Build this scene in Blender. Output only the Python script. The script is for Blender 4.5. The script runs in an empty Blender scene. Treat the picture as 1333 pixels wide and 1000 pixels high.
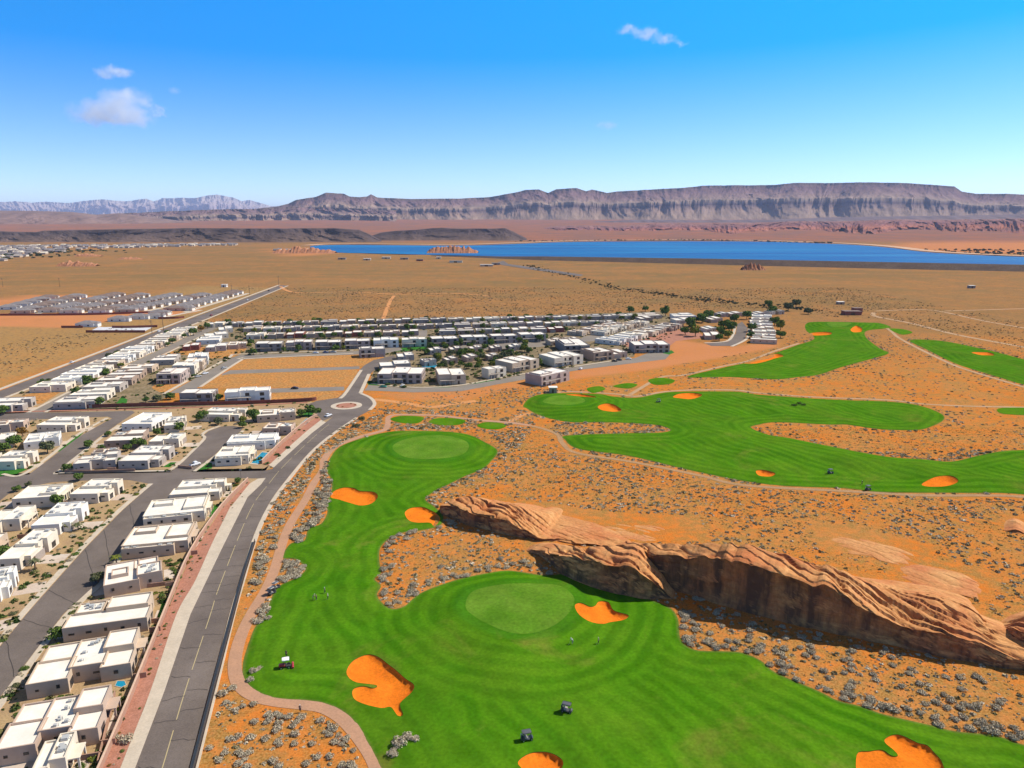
import bpy, bmesh, math, random
import numpy as np
from mathutils import Vector, Matrix
from mathutils.geometry import delaunay_2d_cdt
random.seed(7); RNG = np.random.default_rng(11)
scene = bpy.context.scene
R = math.radians
# ------------------------------------------------------------------ camera
FPX, HZ, CAMH = 924.0, 288.0, 100.0
PITCH = math.atan((500 - HZ) / FPX)
cam = bpy.data.cameras.new('camera'); camo = bpy.data.objects.new('camera', cam)
scene.collection.objects.link(camo); scene.camera = camo
cam.sensor_width = 36; cam.lens = FPX / 1333 * 36; cam.clip_start = 1; cam.clip_end = 200000
camo.location = (0, 0, CAMH); camo.rotation_euler = (math.pi / 2 - PITCH, 0, 0)
# ------------------------------------------------------------------ light
SUN_AZ, SUN_EL = R(70), R(46)
world = bpy.data.worlds.new('World'); scene.world = world; world.use_nodes = True
wn, wl = world.node_tree.nodes, world.node_tree.links
bg = wn['Background']
sky = wn.new('ShaderNodeTexSky'); sky.sky_type = 'NISHITA'; sky.sun_disc = False
sky.sun_elevation = SUN_EL; sky.sun_rotation = SUN_AZ; sky.altitude = 900; sky.air_density = 1.0; sky.dust_density = 0.25; sky.ozone_density = 2.2
tc = wn.new('ShaderNodeTexCoord'); mp = wn.new('ShaderNodeMapping'); mp.inputs['Scale'].default_value = (1, 1, 2.0)
nrm = wn.new('ShaderNodeVectorMath'); nrm.operation = 'NORMALIZE'
hs = wn.new('ShaderNodeHueSaturation'); hs.inputs['Saturation'].default_value = 1.5
wl.new(tc.outputs['Generated'], mp.inputs[0]); wl.new(mp.outputs[0], nrm.inputs[0]); wl.new(nrm.outputs[0], sky.inputs[0])
hs2 = wn.new('ShaderNodeHueSaturation'); hs2.inputs['Saturation'].default_value = .45; hs2.inputs['Value'].default_value = .33
sepx = wn.new('ShaderNodeSeparateXYZ'); mr = wn.new('ShaderNodeMapRange'); mr.inputs['From Min'].default_value = .32; mr.inputs['From Max'].default_value = .62
mx = wn.new('ShaderNodeMix'); mx.data_type = 'RGBA'
wl.new(tc.outputs['Generated'], sepx.inputs[0]); wl.new(sepx.outputs[2], mr.inputs['Value']); wl.new(mr.outputs[0], mx.inputs[0])
for k_, a_, b_ in (('Saturation', 1.12, 1.62), ('Value', .92, 1.30), ('Hue', .509, .499)):
    r_ = wn.new('ShaderNodeMapRange'); r_.inputs['From Min'].default_value = .0; r_.inputs['From Max'].default_value = .27; r_.inputs['To Min'].default_value = a_; r_.inputs['To Max'].default_value = b_
    wl.new(sepx.outputs[2], r_.inputs['Value']); wl.new(r_.outputs[0], hs.inputs[k_])
wl.new(sky.outputs[0], hs.inputs['Color']); wl.new(sky.outputs[0], hs2.inputs['Color']); wl.new(hs.outputs[0], mx.inputs[6]); wl.new(hs2.outputs[0], mx.inputs[7]); wl.new(mx.outputs[2], bg.inputs[0])
bg.inputs[1].default_value = 0.15
sun = bpy.data.lights.new('sun', 'SUN'); suno = bpy.data.objects.new('sun', sun); scene.collection.objects.link(suno)
sun.energy = 3.9; sun.angle = R(0.53); sun.color = (1.0, 0.93, 0.82)
sd = Vector((math.sin(SUN_AZ) * math.cos(SUN_EL), math.cos(SUN_AZ) * math.cos(SUN_EL), math.sin(SUN_EL)))
suno.rotation_euler = sd.to_track_quat('Z', 'Y').to_euler(); suno.location = (300, 100, 400)
scene.view_settings.view_transform = 'Standard'; scene.view_settings.look = 'None'
scene.view_settings.exposure = 0.65; scene.view_settings.gamma = 1.0
scene.cycles.max_bounces = 28; scene.cycles.diffuse_bounces = 4; scene.cycles.glossy_bounces = 3; scene.cycles.transmission_bounces = 3; scene.cycles.volume_bounces = 28; scene.cycles.use_denoising = True
COL = scene.collection
# ------------------------------------------------------------------ helpers
def sstep(x):
    x = np.clip(x, 0, 1); return x * x * (3 - 2 * x)
def _h(ix, iy, s):
    n = (ix.astype(np.int64) * 374761393 + iy.astype(np.int64) * 668265263 + s * 974634777) & 0x7fffffff
    n = ((n ^ (n >> 13)) * 1274126177) & 0x7fffffff
    return ((n ^ (n >> 16)) & 0xffff) / 65535.0
def vnoise(x, y, s=0):
    x = np.asarray(x, float); y = np.asarray(y, float)
    ix = np.floor(x); iy = np.floor(y); fx = x - ix; fy = y - iy
    fx = fx * fx * (3 - 2 * fx); fy = fy * fy * (3 - 2 * fy)
    a = _h(ix, iy, s); b = _h(ix + 1, iy, s); c = _h(ix, iy + 1, s); d = _h(ix + 1, iy + 1, s)
    return (a * (1 - fx) + b * fx) * (1 - fy) + (c * (1 - fx) + d * fx) * fy
def fbm(x, y, s=0, o=4):
    v = 0; a = .5; t = 0
    x = np.asarray(x, float); y = np.asarray(y, float)
    for i in range(o):
        v = v + a * vnoise(x, y, s + i * 17); t += a; x = x * 2.03 + 5.1; y = y * 2.03 + 9.7; a *= .5
    return v / t
SINP, COSP = math.sin(PITCH), math.cos(PITCH)
def Hg(X, Y):                                   # the wide terrain: level, a low rise to the lake, a long slope to the hills
    X = np.asarray(X, float); Y = np.asarray(Y, float)
    z = 10.4 * sstep((Y - 1150) / 800)
    z = z + 90 * np.clip((Y - 3150) / 5200, 0, 1.6) ** 1.15
    return z
def ray(u, v):
    x = (u - 666.5) / FPX; y = (v - 500) / FPX
    return x, COSP - y * SINP, -(SINP + y * COSP)
def P(u, v, z=0.0):                             # photograph pixel -> point on the terrain (plus z)
    dx, dy, dz = ray(u, v)
    t = (CAMH - z) / -dz
    if t * dy > 1100:
        for _ in range(60):
            t = t * .5 + .5 * (CAMH - z - float(Hg(dx * t, dy * t))) / -dz
    return Vector((dx * t, dy * t, CAMH + dz * t))
def PX(pts, z=0.0):
    return [tuple(P(u, v, z)[:2]) for u, v in pts]
def crv(pts, closed=True, n=5):                 # Catmull-Rom
    p = [np.array(q, float) for q in pts]; m = len(p); out = []
    for i in range(m if closed else m - 1):
        a, b, c, d = (p[(i - 1) % m], p[i], p[(i + 1) % m], p[(i + 2) % m]) if closed else (p[max(i - 1, 0)], p[i], p[i + 1], p[min(i + 2, m - 1)])
        for k in range(n):
            t = k / n
            out.append(tuple(.5 * ((2 * b) + (c - a) * t + (2 * a - 5 * b + 4 * c - d) * t * t + (3 * b - a - 3 * c + d) * t ** 3)))
    if not closed: out.append(tuple(p[-1]))
    return out
def inpoly(x, y, poly):
    x = np.asarray(x, float); y = np.asarray(y, float); p = np.asarray(poly, float)
    r = np.zeros(x.shape, bool); j = len(p) - 1
    for i in range(len(p)):
        xi, yi = p[i]; xj, yj = p[j]
        if yi != yj:
            r ^= ((yi > y) != (yj > y)) & (x < (xj - xi) * (y - yi) / (yj - yi) + xi)
        j = i
    return r
def segdist(x, y, pl, closed=True):
    x = np.asarray(x, float); y = np.asarray(y, float); d = np.full(x.shape, 1e18); p = np.asarray(pl, float); m = len(p)
    for i in range(m if closed else m - 1):
        a = p[i]; b = p[(i + 1) % m]; e = b - a; l = e @ e
        if l < 1e-9: continue
        t = np.clip(((x - a[0]) * e[0] + (y - a[1]) * e[1]) / l, 0, 1)
        d = np.minimum(d, (x - a[0] - t * e[0]) ** 2 + (y - a[1] - t * e[1]) ** 2)
    return np.sqrt(d)
def sdist(x, y, poly, reach=60):                # signed distance, positive inside; only near the polygon
    x = np.asarray(x, float); y = np.asarray(y, float); p = np.asarray(poly, float)
    out = np.full(x.shape, -reach, float)
    m = (x > p[:, 0].min() - reach) & (x < p[:, 0].max() + reach) & (y > p[:, 1].min() - reach) & (y < p[:, 1].max() + reach)
    if m.any():
        d = segdist(x[m], y[m], p); out[m] = np.where(inpoly(x[m], y[m], p), d, -d)
    return out
def tag(o, label=None, cat=None, group=None, kind=None):
    if label: o['label'] = label
    if cat: o['category'] = cat
    if group: o['group'] = group
    if kind: o['kind'] = kind
    return o
def link(name, me, parent=None):
    o = bpy.data.objects.new(name, me); COL.objects.link(o)
    if parent: o.parent = parent
    return o
def empty(name, loc, rz=0.0):
    o = bpy.data.objects.new(name, None); COL.objects.link(o); o.location = loc; o.rotation_euler = (0, 0, rz); o.empty_display_size = .5
    return o
def npmesh(name, V, F, mat=None, smooth=False, attrs=None):
    V = np.asarray(V, np.float32); F = np.asarray(F, np.int32); me = bpy.data.meshes.new(name)
    k = F.shape[1]; n = len(F)
    me.vertices.add(len(V)); me.vertices.foreach_set('co', V.ravel())
    me.loops.add(n * k); me.loops.foreach_set('vertex_index', F.ravel())
    me.polygons.add(n); me.polygons.foreach_set('loop_start', np.arange(0, n * k, k, dtype=np.int32))
    me.polygons.foreach_set('use_smooth', np.full(n, bool(smooth)))
    for a, v in (attrs or {}).items():
        at = me.attributes.new(a, 'FLOAT', 'POINT'); at.data.foreach_set('value', np.asarray(v, np.float32))
    me.update(calc_edges=True); me.validate()
    if mat: me.materials.append(mat)
    return me
class MB:                                       # collects solids, links them as one mesh
    def __init__(s): s.v = []; s.f = []
    def add(s, v, f):
        o = len(s.v); s.v += [tuple(q) for q in v]; s.f += [[i + o for i in q] for q in f]; return s
    def box(s, x0, y0, z0, x1, y1, z1, M=None):
        v = [(x0, y0, z0), (x1, y0, z0), (x1, y1, z0), (x0, y1, z0), (x0, y0, z1), (x1, y0, z1), (x1, y1, z1), (x0, y1, z1)]
        if M: v = [M @ Vector(q) for q in v]
        return s.add(v, [(0, 3, 2, 1), (4, 5, 6, 7), (0, 1, 5, 4), (1, 2, 6, 5), (2, 3, 7, 6), (3, 0, 4, 7)])
    def tube(s, a, b, r0, r1, n=8):
        a = Vector(a); b = Vector(b); d = (b - a).normalized(); u = d.orthogonal().normalized(); w = d.cross(u)
        v = []
        for c, r in ((a, r0), (b, r1)):
            for k in range(n):
                t = 2 * math.pi * k / n; v.append(c + (u * math.cos(t) + w * math.sin(t)) * r)
        f = [(k, (k + 1) % n, n + (k + 1) % n, n + k) for k in range(n)] + [tuple(range(n))[::-1], tuple(range(n, 2 * n))]
        return s.add(v, f)
    def ball(s, c, rx, ry, rz, seg=10, ring=6, j=0.0):
        v = []; f = []
        for i in range(ring + 1):
            t = math.pi * i / ring
            for k in range(seg):
                p = 2 * math.pi * k / seg; q = 1 + (random.random() - .5) * j
                v.append((c[0] + rx * q * math.sin(t) * math.cos(p), c[1] + ry * q * math.sin(t) * math.sin(p), c[2] + rz * q * math.cos(t)))
        for i in range(ring):
            for k in range(seg):
                f.append((i * seg + k, (i + 1) * seg + k, (i + 1) * seg + (k + 1) % seg, i * seg + (k + 1) % seg))
        return s.add(v, f)
    def mesh(s, name, mat, smooth=False):
        me = bpy.data.meshes.new(name); me.from_pydata(s.v, [], s.f); me.update()
        if smooth: me.polygons.foreach_set('use_smooth', [True] * len(me.polygons))
        if mat: me.materials.append(mat)
        return me
    def build(s, name, mat, parent=None, smooth=False): return link(name, s.mesh(name, mat, smooth), parent)
# ------------------------------------------------------------------ materials
class NT:
    def __init__(s, m): s.m = m; s.t = m.node_tree; s.b = s.t.nodes['Principled BSDF']
    def n(s, ty, props=None, **inp):
        n = s.t.nodes.new('ShaderNode' + ty)
        for k, v in (props or {}).items(): setattr(n, k, v)
        for k, v in inp.items():
            k = {'F': 'Fac', 'A': 'A', 'B': 'B'}.get(k, k)
            i = n.inputs[int(k[1:])] if k[0] == 'i' and k[1:].isdigit() else n.inputs[k.replace('_', ' ')]
            if hasattr(v, 'is_output') or isinstance(v, bpy.types.NodeSocket): s.t.links.new(v, i)
            else: i.default_value = v
        return n
    def pos(s): return s.n('NewGeometry').outputs['Position']
    def obj(s): return s.n('TexCoord').outputs['Object']
    def noise(s, scale, vec=None, detail=4, rough=.55, dist=0.0):
        return s.n('TexNoise', Vector=vec or s.pos(), Scale=scale, Detail=detail, Roughness=rough, Distortion=dist).outputs['Fac']
    def ramp(s, fac, stops, interp='LINEAR'):
        n = s.n('ValToRGB', Fac=fac); e = n.color_ramp.elements; n.color_ramp.interpolation = interp
        while len(e) < len(stops): e.new(.5)
        for q, (p, c) in zip(e, stops):
            q.position = p; q.color = (c, c, c, 1) if isinstance(c, (int, float)) else (*c, 1)
        return n.outputs['Color']
    def mix(s, f, a, b, mode='MIX'):
        n = s.t.nodes.new('ShaderNodeMix'); n.data_type = 'RGBA'; n.blend_type = mode
        for i, v in ((0, f), (6, a), (7, b)):
            if isinstance(v, bpy.types.NodeSocket): s.t.links.new(v, n.inputs[i])
            elif i == 0: n.inputs[0].default_value = v
            else: n.inputs[i].default_value = (*v, 1)
        return n.outputs[2]
    def math(s, op, a, b=0.0, c=None):
        n = s.n('Math', {'operation': op}, i0=a, i1=b)
        if c is not None:
            if isinstance(c, bpy.types.NodeSocket): s.t.links.new(c, n.inputs[2])
            else: n.inputs[2].default_value = c
        return n.outputs[0]
    def attr(s, name): return s.n('Attribute', {'attribute_name': name}).outputs['Fac']
    def color(s, c): s.t.links.new(c, s.b.inputs['Base Color'])
    def bump(s, h, strength=.4, dist=.1):
        s.t.links.new(s.n('Bump', Height=h, Strength=strength, Distance=dist).outputs[0], s.b.inputs['Normal'])
def mat(name, col=(.5, .5, .5), rough=.85, spec=.2, metal=0.0):
    m = bpy.data.materials.new(name); m.use_nodes = True; t = NT(m)
    t.b.inputs['Base Color'].default_value = (*col, 1); t.b.inputs['Roughness'].default_value = rough
    t.b.inputs['Specular IOR Level'].default_value = spec; t.b.inputs['Metallic'].default_value = metal
    return m, t
def mottled(name, a, b, scale=.3, rough=.9, spec=.15, fine=4.0, k=.35, bump=0.0):
    m, t = mat(name, a, rough, spec)
    c = t.mix(t.ramp(t.noise(scale), [(.35, 0.), (.65, 1.)]), a, b)
    f = t.ramp(t.noise(fine, detail=3), [(.3, 1 - k), (.7, 1 + k * .4)])
    t.color(t.mix(1.0, c, f, 'MULTIPLY'))
    if bump: t.bump(t.noise(fine, detail=3), .5, bump)
    return m
# ground sheets -------------------------------------------------------------
def sheet(name, poly, z, mat, spacing=None, holes=(), zfun=None, attrs=None, label=None, cat=None, kind='structure', thick=0.0, parent=None):
    poly = [tuple(p) for p in poly]
    vs = [Vector(p) for p in poly]; n = len(vs); ed = [(i, (i + 1) % n) for i in range(n)]
    for h in holes:
        o = len(vs); vs += [Vector(p) for p in h]; ed += [(o + i, o + (i + 1) % len(h)) for i in range(len(h))]
    if spacing:
        a = np.asarray(poly); xs = np.arange(a[:, 0].min(), a[:, 0].max(), spacing); ys = np.arange(a[:, 1].min(), a[:, 1].max(), spacing)
        gx, gy = np.meshgrid(xs, ys); gx = gx + RNG.uniform(-.3, .3, gx.shape) * spacing; gy = gy + RNG.uniform(-.3, .3, gy.shape) * spacing
        gx = gx.ravel(); gy = gy.ravel(); ok = sdist(gx, gy, poly) > spacing * .5
        for h in holes: ok &= sdist(gx, gy, h, 5) < -spacing * .4
        vs += [Vector((x, y)) for x, y in zip(gx[ok], gy[ok])]
    V, E, F, _, _, _ = delaunay_2d_cdt(vs, ed, [], 0, 1e-4)
    V = np.array([(q[0], q[1]) for q in V]); F = np.array([f for f in F if len(f) == 3])
    c = V[F].mean(1); ok = inpoly(c[:, 0], c[:, 1], poly)
    for h in holes: ok &= ~inpoly(c[:, 0], c[:, 1], h)
    F = F[ok]
    t = V[F]; cr = (t[:, 1, 0] - t[:, 0, 0]) * (t[:, 2, 1] - t[:, 0, 1]) - (t[:, 1, 1] - t[:, 0, 1]) * (t[:, 2, 0] - t[:, 0, 0])
    F[cr < 0] = F[cr < 0][:, ::-1]
    zz = zfun(V[:, 0], V[:, 1]) if zfun else Hg(V[:, 0], V[:, 1]) + z
    V3 = np.c_[V, zz]
    at = {k: f(V[:, 0], V[:, 1]) for k, f in (attrs or {}).items()}
    if thick:                                   # a slab with kerb faces
        nb = len(poly); b = np.array([(p[0], p[1], 0) for p in poly]); b[:, 2] = Hg(b[:, 0], b[:, 1]) + z - thick
        t3 = b.copy(); t3[:, 2] += thick; o = len(V3); V3 = np.r_[V3, t3, b]
        s = sum(poly[i][0] * poly[(i + 1) % nb][1] - poly[(i + 1) % nb][0] * poly[i][1] for i in range(nb))
        q = []
        for i in range(nb):
            j = (i + 1) % nb; A = (o + i, o + j, o + nb + j, o + nb + i)
            A = A if s < 0 else A[::-1]
            q += [(A[0], A[1], A[2]), (A[0], A[2], A[3])]
        F = np.r_[F, np.array(q)]
    me = npmesh(name, V3, F, mat, smooth=bool(zfun), attrs=at)
    o = link(name, me, parent)
    if label: tag(o, label, cat or name.replace('_', ' '), kind=kind)
    return o
def strip_poly(pl, w0, w1):                     # offset polyline to both sides
    p = np.asarray(pl, float); d = np.gradient(p, axis=0); d /= np.linalg.norm(d, axis=1)[:, None] + 1e-9
    nrm = np.c_[d[:, 1], -d[:, 0]]
    return [tuple(q) for q in p + nrm * w1] + [tuple(q) for q in (p + nrm * w0)[::-1]]
def strip(name, pl, w0, w1, z, mat, label=None, cat=None, thick=0.0, kind='structure'):
    p = np.asarray(pl, float); m = len(p); d = np.gradient(p, axis=0); d /= np.linalg.norm(d, axis=1)[:, None] + 1e-9
    nr = np.c_[d[:, 1], -d[:, 0]]; a = p + nr * w0; b = p + nr * w1
    V = []
    for q in (a, b): V.append(np.c_[q, Hg(q[:, 0], q[:, 1]) + z])
    if thick:
        for q in (a, b): V.append(np.c_[q, Hg(q[:, 0], q[:, 1]) + z - thick])
    V = np.concatenate(V); F = []
    for i in range(m - 1):
        F.append((i, m + i, m + i + 1, i + 1))
        if thick: F += [(2 * m + i, i, i + 1, 2 * m + i + 1), (m + i, 3 * m + i, 3 * m + i + 1, m + i + 1)]
    if thick: F += [(0, 2 * m, 3 * m, m), (m - 1, 2 * m - 1, 4 * m - 1, 3 * m - 1)]
    o = link(name, npmesh(name, V, F, mat))
    if label: tag(o, label, cat or name.replace('_', ' '), kind=kind)
    return o
# ------------------------------------------------------------------ terrain layout (all outlines lie on the ground)
def ext(pl, d0=0, d1=0):
    p = [np.array(q, float) for q in pl]
    if d0: e = p[0] - p[1]; p.insert(0, p[0] + e / np.linalg.norm(e) * d0)
    if d1: e = p[-1] - p[-2]; p.append(p[-1] + e / np.linalg.norm(e) * d1)
    return [tuple(q) for q in p]
T1 = crv(PX([(502,563),(528,561),(580,562),(610,566),(632,576),(648,587),(640,600),(628,611),(606,620),(586,630),(566,640),(554,650),(566,660),(577,672),(573,684),(552,690),(523,694),(506,702),(495,714),(494,731),(496,746),(488,754),(496,763),(491,776),(507,792),(525,790),(536,781),(552,770),(594,755),(636,746),(664,743),(708,749),(742,747),(760,756),(807,771),(826,775),(866,788),(882,804),(886,832),(904,846),(940,848),(966,850),(990,860),(1010,876),(1066,900),(1090,912),(1122,920),(1150,930),(1210,944),(1242,952),(1296,958),(1333,970),(1440,1000),(1480,1060),(1400,1130),(1200,1150),(900,1150),(640,1130),(520,1050),(494,1000),(480,972),(467,950),(456,936),(440,924),(418,916),(400,913),(376,912),(352,909),(332,901),(320,891),(316,880),(317,860),(325,834),(333,815),(346,800),(352,782),(362,764),(386,752),(398,740),(384,728),(368,726),(378,708),(396,704),(402,688),(418,682),(426,668),(425,656),(432,636),(430,622),(425,612),(429,598),(442,582),(470,571)]))
T2 = crv(PX([(681,528),(690,518),(708,513),(734,512),(780,513),(796,516),(828,518),(860,512),(886,510),(956,510),(988,514),(1060,519),(1100,521),(1156,523),(1196,528),(1224,538),(1229,546),(1216,554),(1194,560),(1146,559),(1102,553),(1080,553),(1012,550),(988,553),(978,557),(1000,566),(1025,570),(1075,580),(1150,594),(1200,598),(1238,601),(1270,594),(1300,588),(1333,586),(1480,584),(1520,620),(1480,664),(1333,644),(1250,642),(1150,641),(1100,636),(1000,631),(910,615),(820,594),(754,585),(736,573),(739,567),(820,564),(862,563),(872,559),(850,553),(790,550),(746,550),(720,546),(700,540),(686,532)]))
T3 = crv(PX([(894,491),(940,479),(972,472),(1008,460),(1036,450),(1060,441),(1049,430),(1050,421),(1068,419),(1127,420),(1146,421),(1160,426),(1150,428),(1128,431),(1128,440),(1146,454),(1157,460),(1136,467),(1096,478),(1066,488),(1040,491),(1008,494),(950,491)]))
T4 = crv(PX([(1184,443),(1226,444),(1286,456),(1333,468),(1440,496),(1450,530),(1333,501),(1306,493),(1266,481),(1238,471),(1206,455)]))
TEES = [crv(PX(q)) for q in ([(508,546),(520,542),(540,542),(552,544),(544,551),(524,551)], [(558,550),(568,545),(592,545),(606,548),(598,553),(576,554)], [(621,554),(632,550),(652,551),(659,555),(648,559),(630,558)],
        [(764,506),(780,503),(788,507),(772,512)], [(798,503),(816,499),(830,501),(818,506)], [(844,495),(860,492),(878,495),(872,500),(852,501)], [(1300,532),(1333,531),(1360,533),(1350,540),(1306,539)], [(1158,428),(1176,429),(1188,433),(1176,436),(1166,433)])]
GREENS = [crv(PX(q)) for q in ([(511,586),(530,575),(570,570),(604,576),(610,588),(596,598),(560,602),(526,599)], [(606,797),(617,775),(660,766),(720,765),(744,779),(746,797),(728,818),(700,832),(668,834),(636,822),(616,810)],
        [(706,526),(724,518),(750,519),(762,526),(748,531),(722,531)], [(1076,423),(1090,421),(1108,423),(1100,427),(1084,428)])]
BUNK = [crv(PX(q), n=4) for q in (
 [(430,647),(438,638),(458,636),(469,640),(486,641),(492,648),(484,656),(470,659),(456,656),(442,652)],
 [(527,670),(533,664),(542,662),(552,662),(562,666),(568,669),(573,675),(570,682),(565,686),(560,682),(544,682),(533,679)],
 [(748,796),(756,792),(768,796),(775,793),(780,786),(792,786),(799,796),(818,802),(812,808),(795,811),(785,815),(768,815),(754,808)],
 [(452,872),(461,860),(479,853),(494,857),(512,872),(527,887),(539,897),(536,907),(521,920),(525,935),(518,936),(509,924),(497,925),(476,920),(461,912),(460,900),(473,896),(486,899),(490,895),(464,890),(453,882)],
 [(674,1002),(690,989),(710,988),(725,994),(733,1003),(725,1014),(690,1014)],
 [(1115,986),(1132,982),(1148,981),(1160,989),(1168,989),(1163,982),(1152,972),(1152,966),(1162,961),(1174,962),(1194,972),(1206,975),(1214,984),(1226,1000),(1220,1020),(1126,1020)],
 [(876,518),(888,514),(904,513),(914,517),(900,522),(882,521)], [(778,534),(788,531),(800,532),(809,537),(800,539),(784,538)], [(736,515),(756,514),(776,518),(768,521),(750,519)],
 [(984,615),(994,614),(1009,618),(1003,622),(988,621)], [(1200,631),(1217,625),(1237,624),(1247,630),(1232,635),(1207,635)],
 [(968,473),(984,468),(1008,461),(1020,464),(1008,468),(984,474)], [(1054,434),(1080,434),(1080,437),(1056,437)], [(1107,431),(1114,427),(1122,429),(1120,433),(1110,434)], [(1264,462),(1286,460),(1294,463),(1278,465)])]
BUNK_T = [0, 0, 0, 0, 0, 0, 1, 1, 1, 1, 1, 2, 2, 2, 3]
TURFS = [T1, T2, T3, T4]
def turf_d(x, y): return np.maximum.reduce([sdist(x, y, t, 40) for t in TURFS])
def green_d(x, y): return np.maximum.reduce([sdist(x, y, t, 60) for t in GREENS])
def Hturf(x, y):
    d = np.clip(turf_d(x, y), 0, 40); g = green_d(x, y)
    m = (fbm(np.asarray(x) / 38, np.asarray(y) / 38, 5, 3) - .42) * 4.2 + (fbm(np.asarray(x) / 13, np.asarray(y) / 13, 9, 2) - .5) * 1.3
    m = m * (1 - .8 * sstep((g + 8) / 8)) + 1.1 * sstep((g + 12) / 12)
    return Hg(x, y) + .05 + .45 * sstep(d / 5) + np.maximum(m, -.3) * sstep((d - 1) / 14)
# ------------------------------------------------------------------ ground
def axis(lo, hi, step, far, neg):
    a = list(np.arange(lo, hi, step)); s = step; p = hi
    while p < far: a.append(p); s *= 1.12; p += s
    s = step; p = lo - step; b = []
    while p > neg: b.append(p); s *= 1.25; p -= s
    return np.array(b[::-1] + a)
gx_ = axis(-420, 560, 3.2, 60000, -60000); gy_ = axis(60, 1000, 3.2, 90000, -3000)
GX, GY = np.meshgrid(gx_, gy_); gxf, gyf = GX.ravel(), GY.ravel()
turf_in = turf_d(gxf, gyf)
gz = Hg(gxf, gyf) - 3.6 * sstep((turf_in - 2.2) / 3.0)
LAKE = PX([(404,321),(440,319),(520,319.5),(600,320),(680,317.5),(750,315),(900,314),(1000,315),(1090,318),(1150,322),(1200,328),(1262,332),(1333,335),(1420,337),(1420,352),(1333,350),(1100,344),(900,339),(700,336),(640,334),(560,332),(480,330),(440,329),(418,326)])
LAKE = crv(LAKE, n=4)
ld = sdist(gxf, gyf, LAKE, 400)
gz = gz - 6 * sstep(ld / 120)
# soil zones: bare orange sand, dry yellow grass, grey scrub
def band(u0, u1, v0, v1):                       # world-space outline of a piece of ground
    return PX([(u0, v0), (u1, v0), (u1, v1), (u0, v1)])
def soft(poly, w): return sstep((sdist(gxf, gyf, poly, w) + w) / (2 * w))
a_dry = np.zeros_like(gxf); a_bare = np.zeros_like(gxf)
a_dry = np.maximum(a_dry, soft(PX([(-300,520),(0,502),(330,386),(365,375),(250,372),(60,420),(-300,420)]), 12) * .75)
a_bare = np.maximum(a_bare, soft(PX([(-300,424),(0,425),(85,427),(120,421),(200,414),(255,407),(262,400),(190,404),(80,408),(-300,409)]), 8))
a_bare = np.maximum(a_bare, soft(PX([(-300,396),(0,390),(40,383),(90,385),(140,386),(60,392),(0,400),(-300,405)]), 8))
a_bare = np.maximum(a_bare, soft(PX([(872,440),(905,446),(950,452),(1010,445),(1010,452),(960,462),(900,472),(840,482),(780,489),(742,494),(742,484),(800,474),(870,463)]), 5) * .9)
a_bare = np.maximum(a_bare, soft(PX([(480,512),(560,510),(640,503),(690,494),(700,500),(650,510),(600,522),(520,520)]), 5) * .55)
a_bare = np.maximum(a_bare, soft(PX([(1290,300),(1333,297),(1500,300),(1500,334),(1262,329),(1190,326),(1150,320),(1200,314)]), 60))
a_bare = np.maximum(a_bare, soft(PX([(355,325),(400,321),(440,330),(380,334)]), 40))
a_far = sstep((gyf - 420) / 400)
me = npmesh('ground', np.c_[gxf, gyf, gz], [], None) if False else None
ny, nx = GX.shape
idx = np.arange(ny * nx).reshape(ny, nx)
GF = np.stack([idx[:-1, :-1], idx[:-1, 1:], idx[1:, 1:], idx[1:, :-1]], -1).reshape(-1, 4)
m, t = mat('desert soil', rough=1.0, spec=0.0)
p = t.pos()
big = t.noise(.006, detail=5); mid = t.noise(.035, detail=5, rough=.6); fine = t.noise(.55, detail=4, rough=.65); vfine = t.noise(2.2, detail=3)
sand = t.mix(t.ramp(mid, [(.35, 0.), (.68, 1.)]), (.60, .178, .026), (.55, .21, .052))
dry = t.mix(t.ramp(fine, [(.38, 0.), (.62, 1.)]), (.42, .21, .07), (.36, .235, .105))
far = t.mix(t.ramp(big, [(.3, 0.), (.7, 1.)]), (.36, .165, .075), (.30, .185, .088))
dist = t.attr('a_far')
base = t.mix(t.math('MULTIPLY', t.ramp(mid, [(.45, 0.), (.62, 1.)]), .30), sand, dry)
plain = t.mix(t.ramp(t.noise(.013, detail=6, rough=.62), [(.40, 0.), (.62, 1.)]), (.37, .18, .064), (.285, .168, .07))
und = t.ramp(t.noise(.30, detail=5, rough=.7), [(.40, 0.), (.56, 1.)]); und2 = t.ramp(t.noise(.07, detail=4, rough=.6), [(.34, .45), (.60, 1.)])
base = t.mix(t.math('MULTIPLY', t.math('MULTIPLY', und, und2), .80), base, t.mix(t.ramp(vfine, [(.4, 0.), (.6, 1.)]), (.23, .135, .032), (.34, .215, .07)))
c = t.mix(dist, base, plain)
# dots of scrub where the plants are too far to be single plants
vor = t.n('TexVoronoi', {'feature': 'F1'}, Vector=p, Scale=.30, Randomness=1.0)
dots = t.ramp(vor.outputs['Distance'], [(.22, 1.), (.42, 0.)])
patch = t.ramp(t.noise(.05, detail=4), [(.30, .25), (.62, 1.)])
c = t.mix(t.math('MULTIPLY', t.math('MULTIPLY', dots, patch), t.math('MULTIPLY_ADD', dist, .72, .10)), c, (.135, .105, .062))
vor2 = t.n('TexVoronoi', {'feature': 'F1'}, Vector=p, Scale=.11, Randomness=1.0)
c = t.mix(t.math('MULTIPLY', t.math('MULTIPLY', t.ramp(vor2.outputs['Distance'], [(.10, 1.), (.25, 0.)]), dist), .5), c, (.08, .07, .04))
olive = t.ramp(t.noise(1.0, vec=t.n('Mapping', Vector=p, Scale=(.0022, .0065, 1)).outputs[0], detail=6, rough=.62, dist=.5), [(.46, 0.), (.60, 1.)])
c = t.mix(t.math('MULTIPLY', t.math('MULTIPLY', olive, dist), .6), c, (.185, .135, .058))
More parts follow.
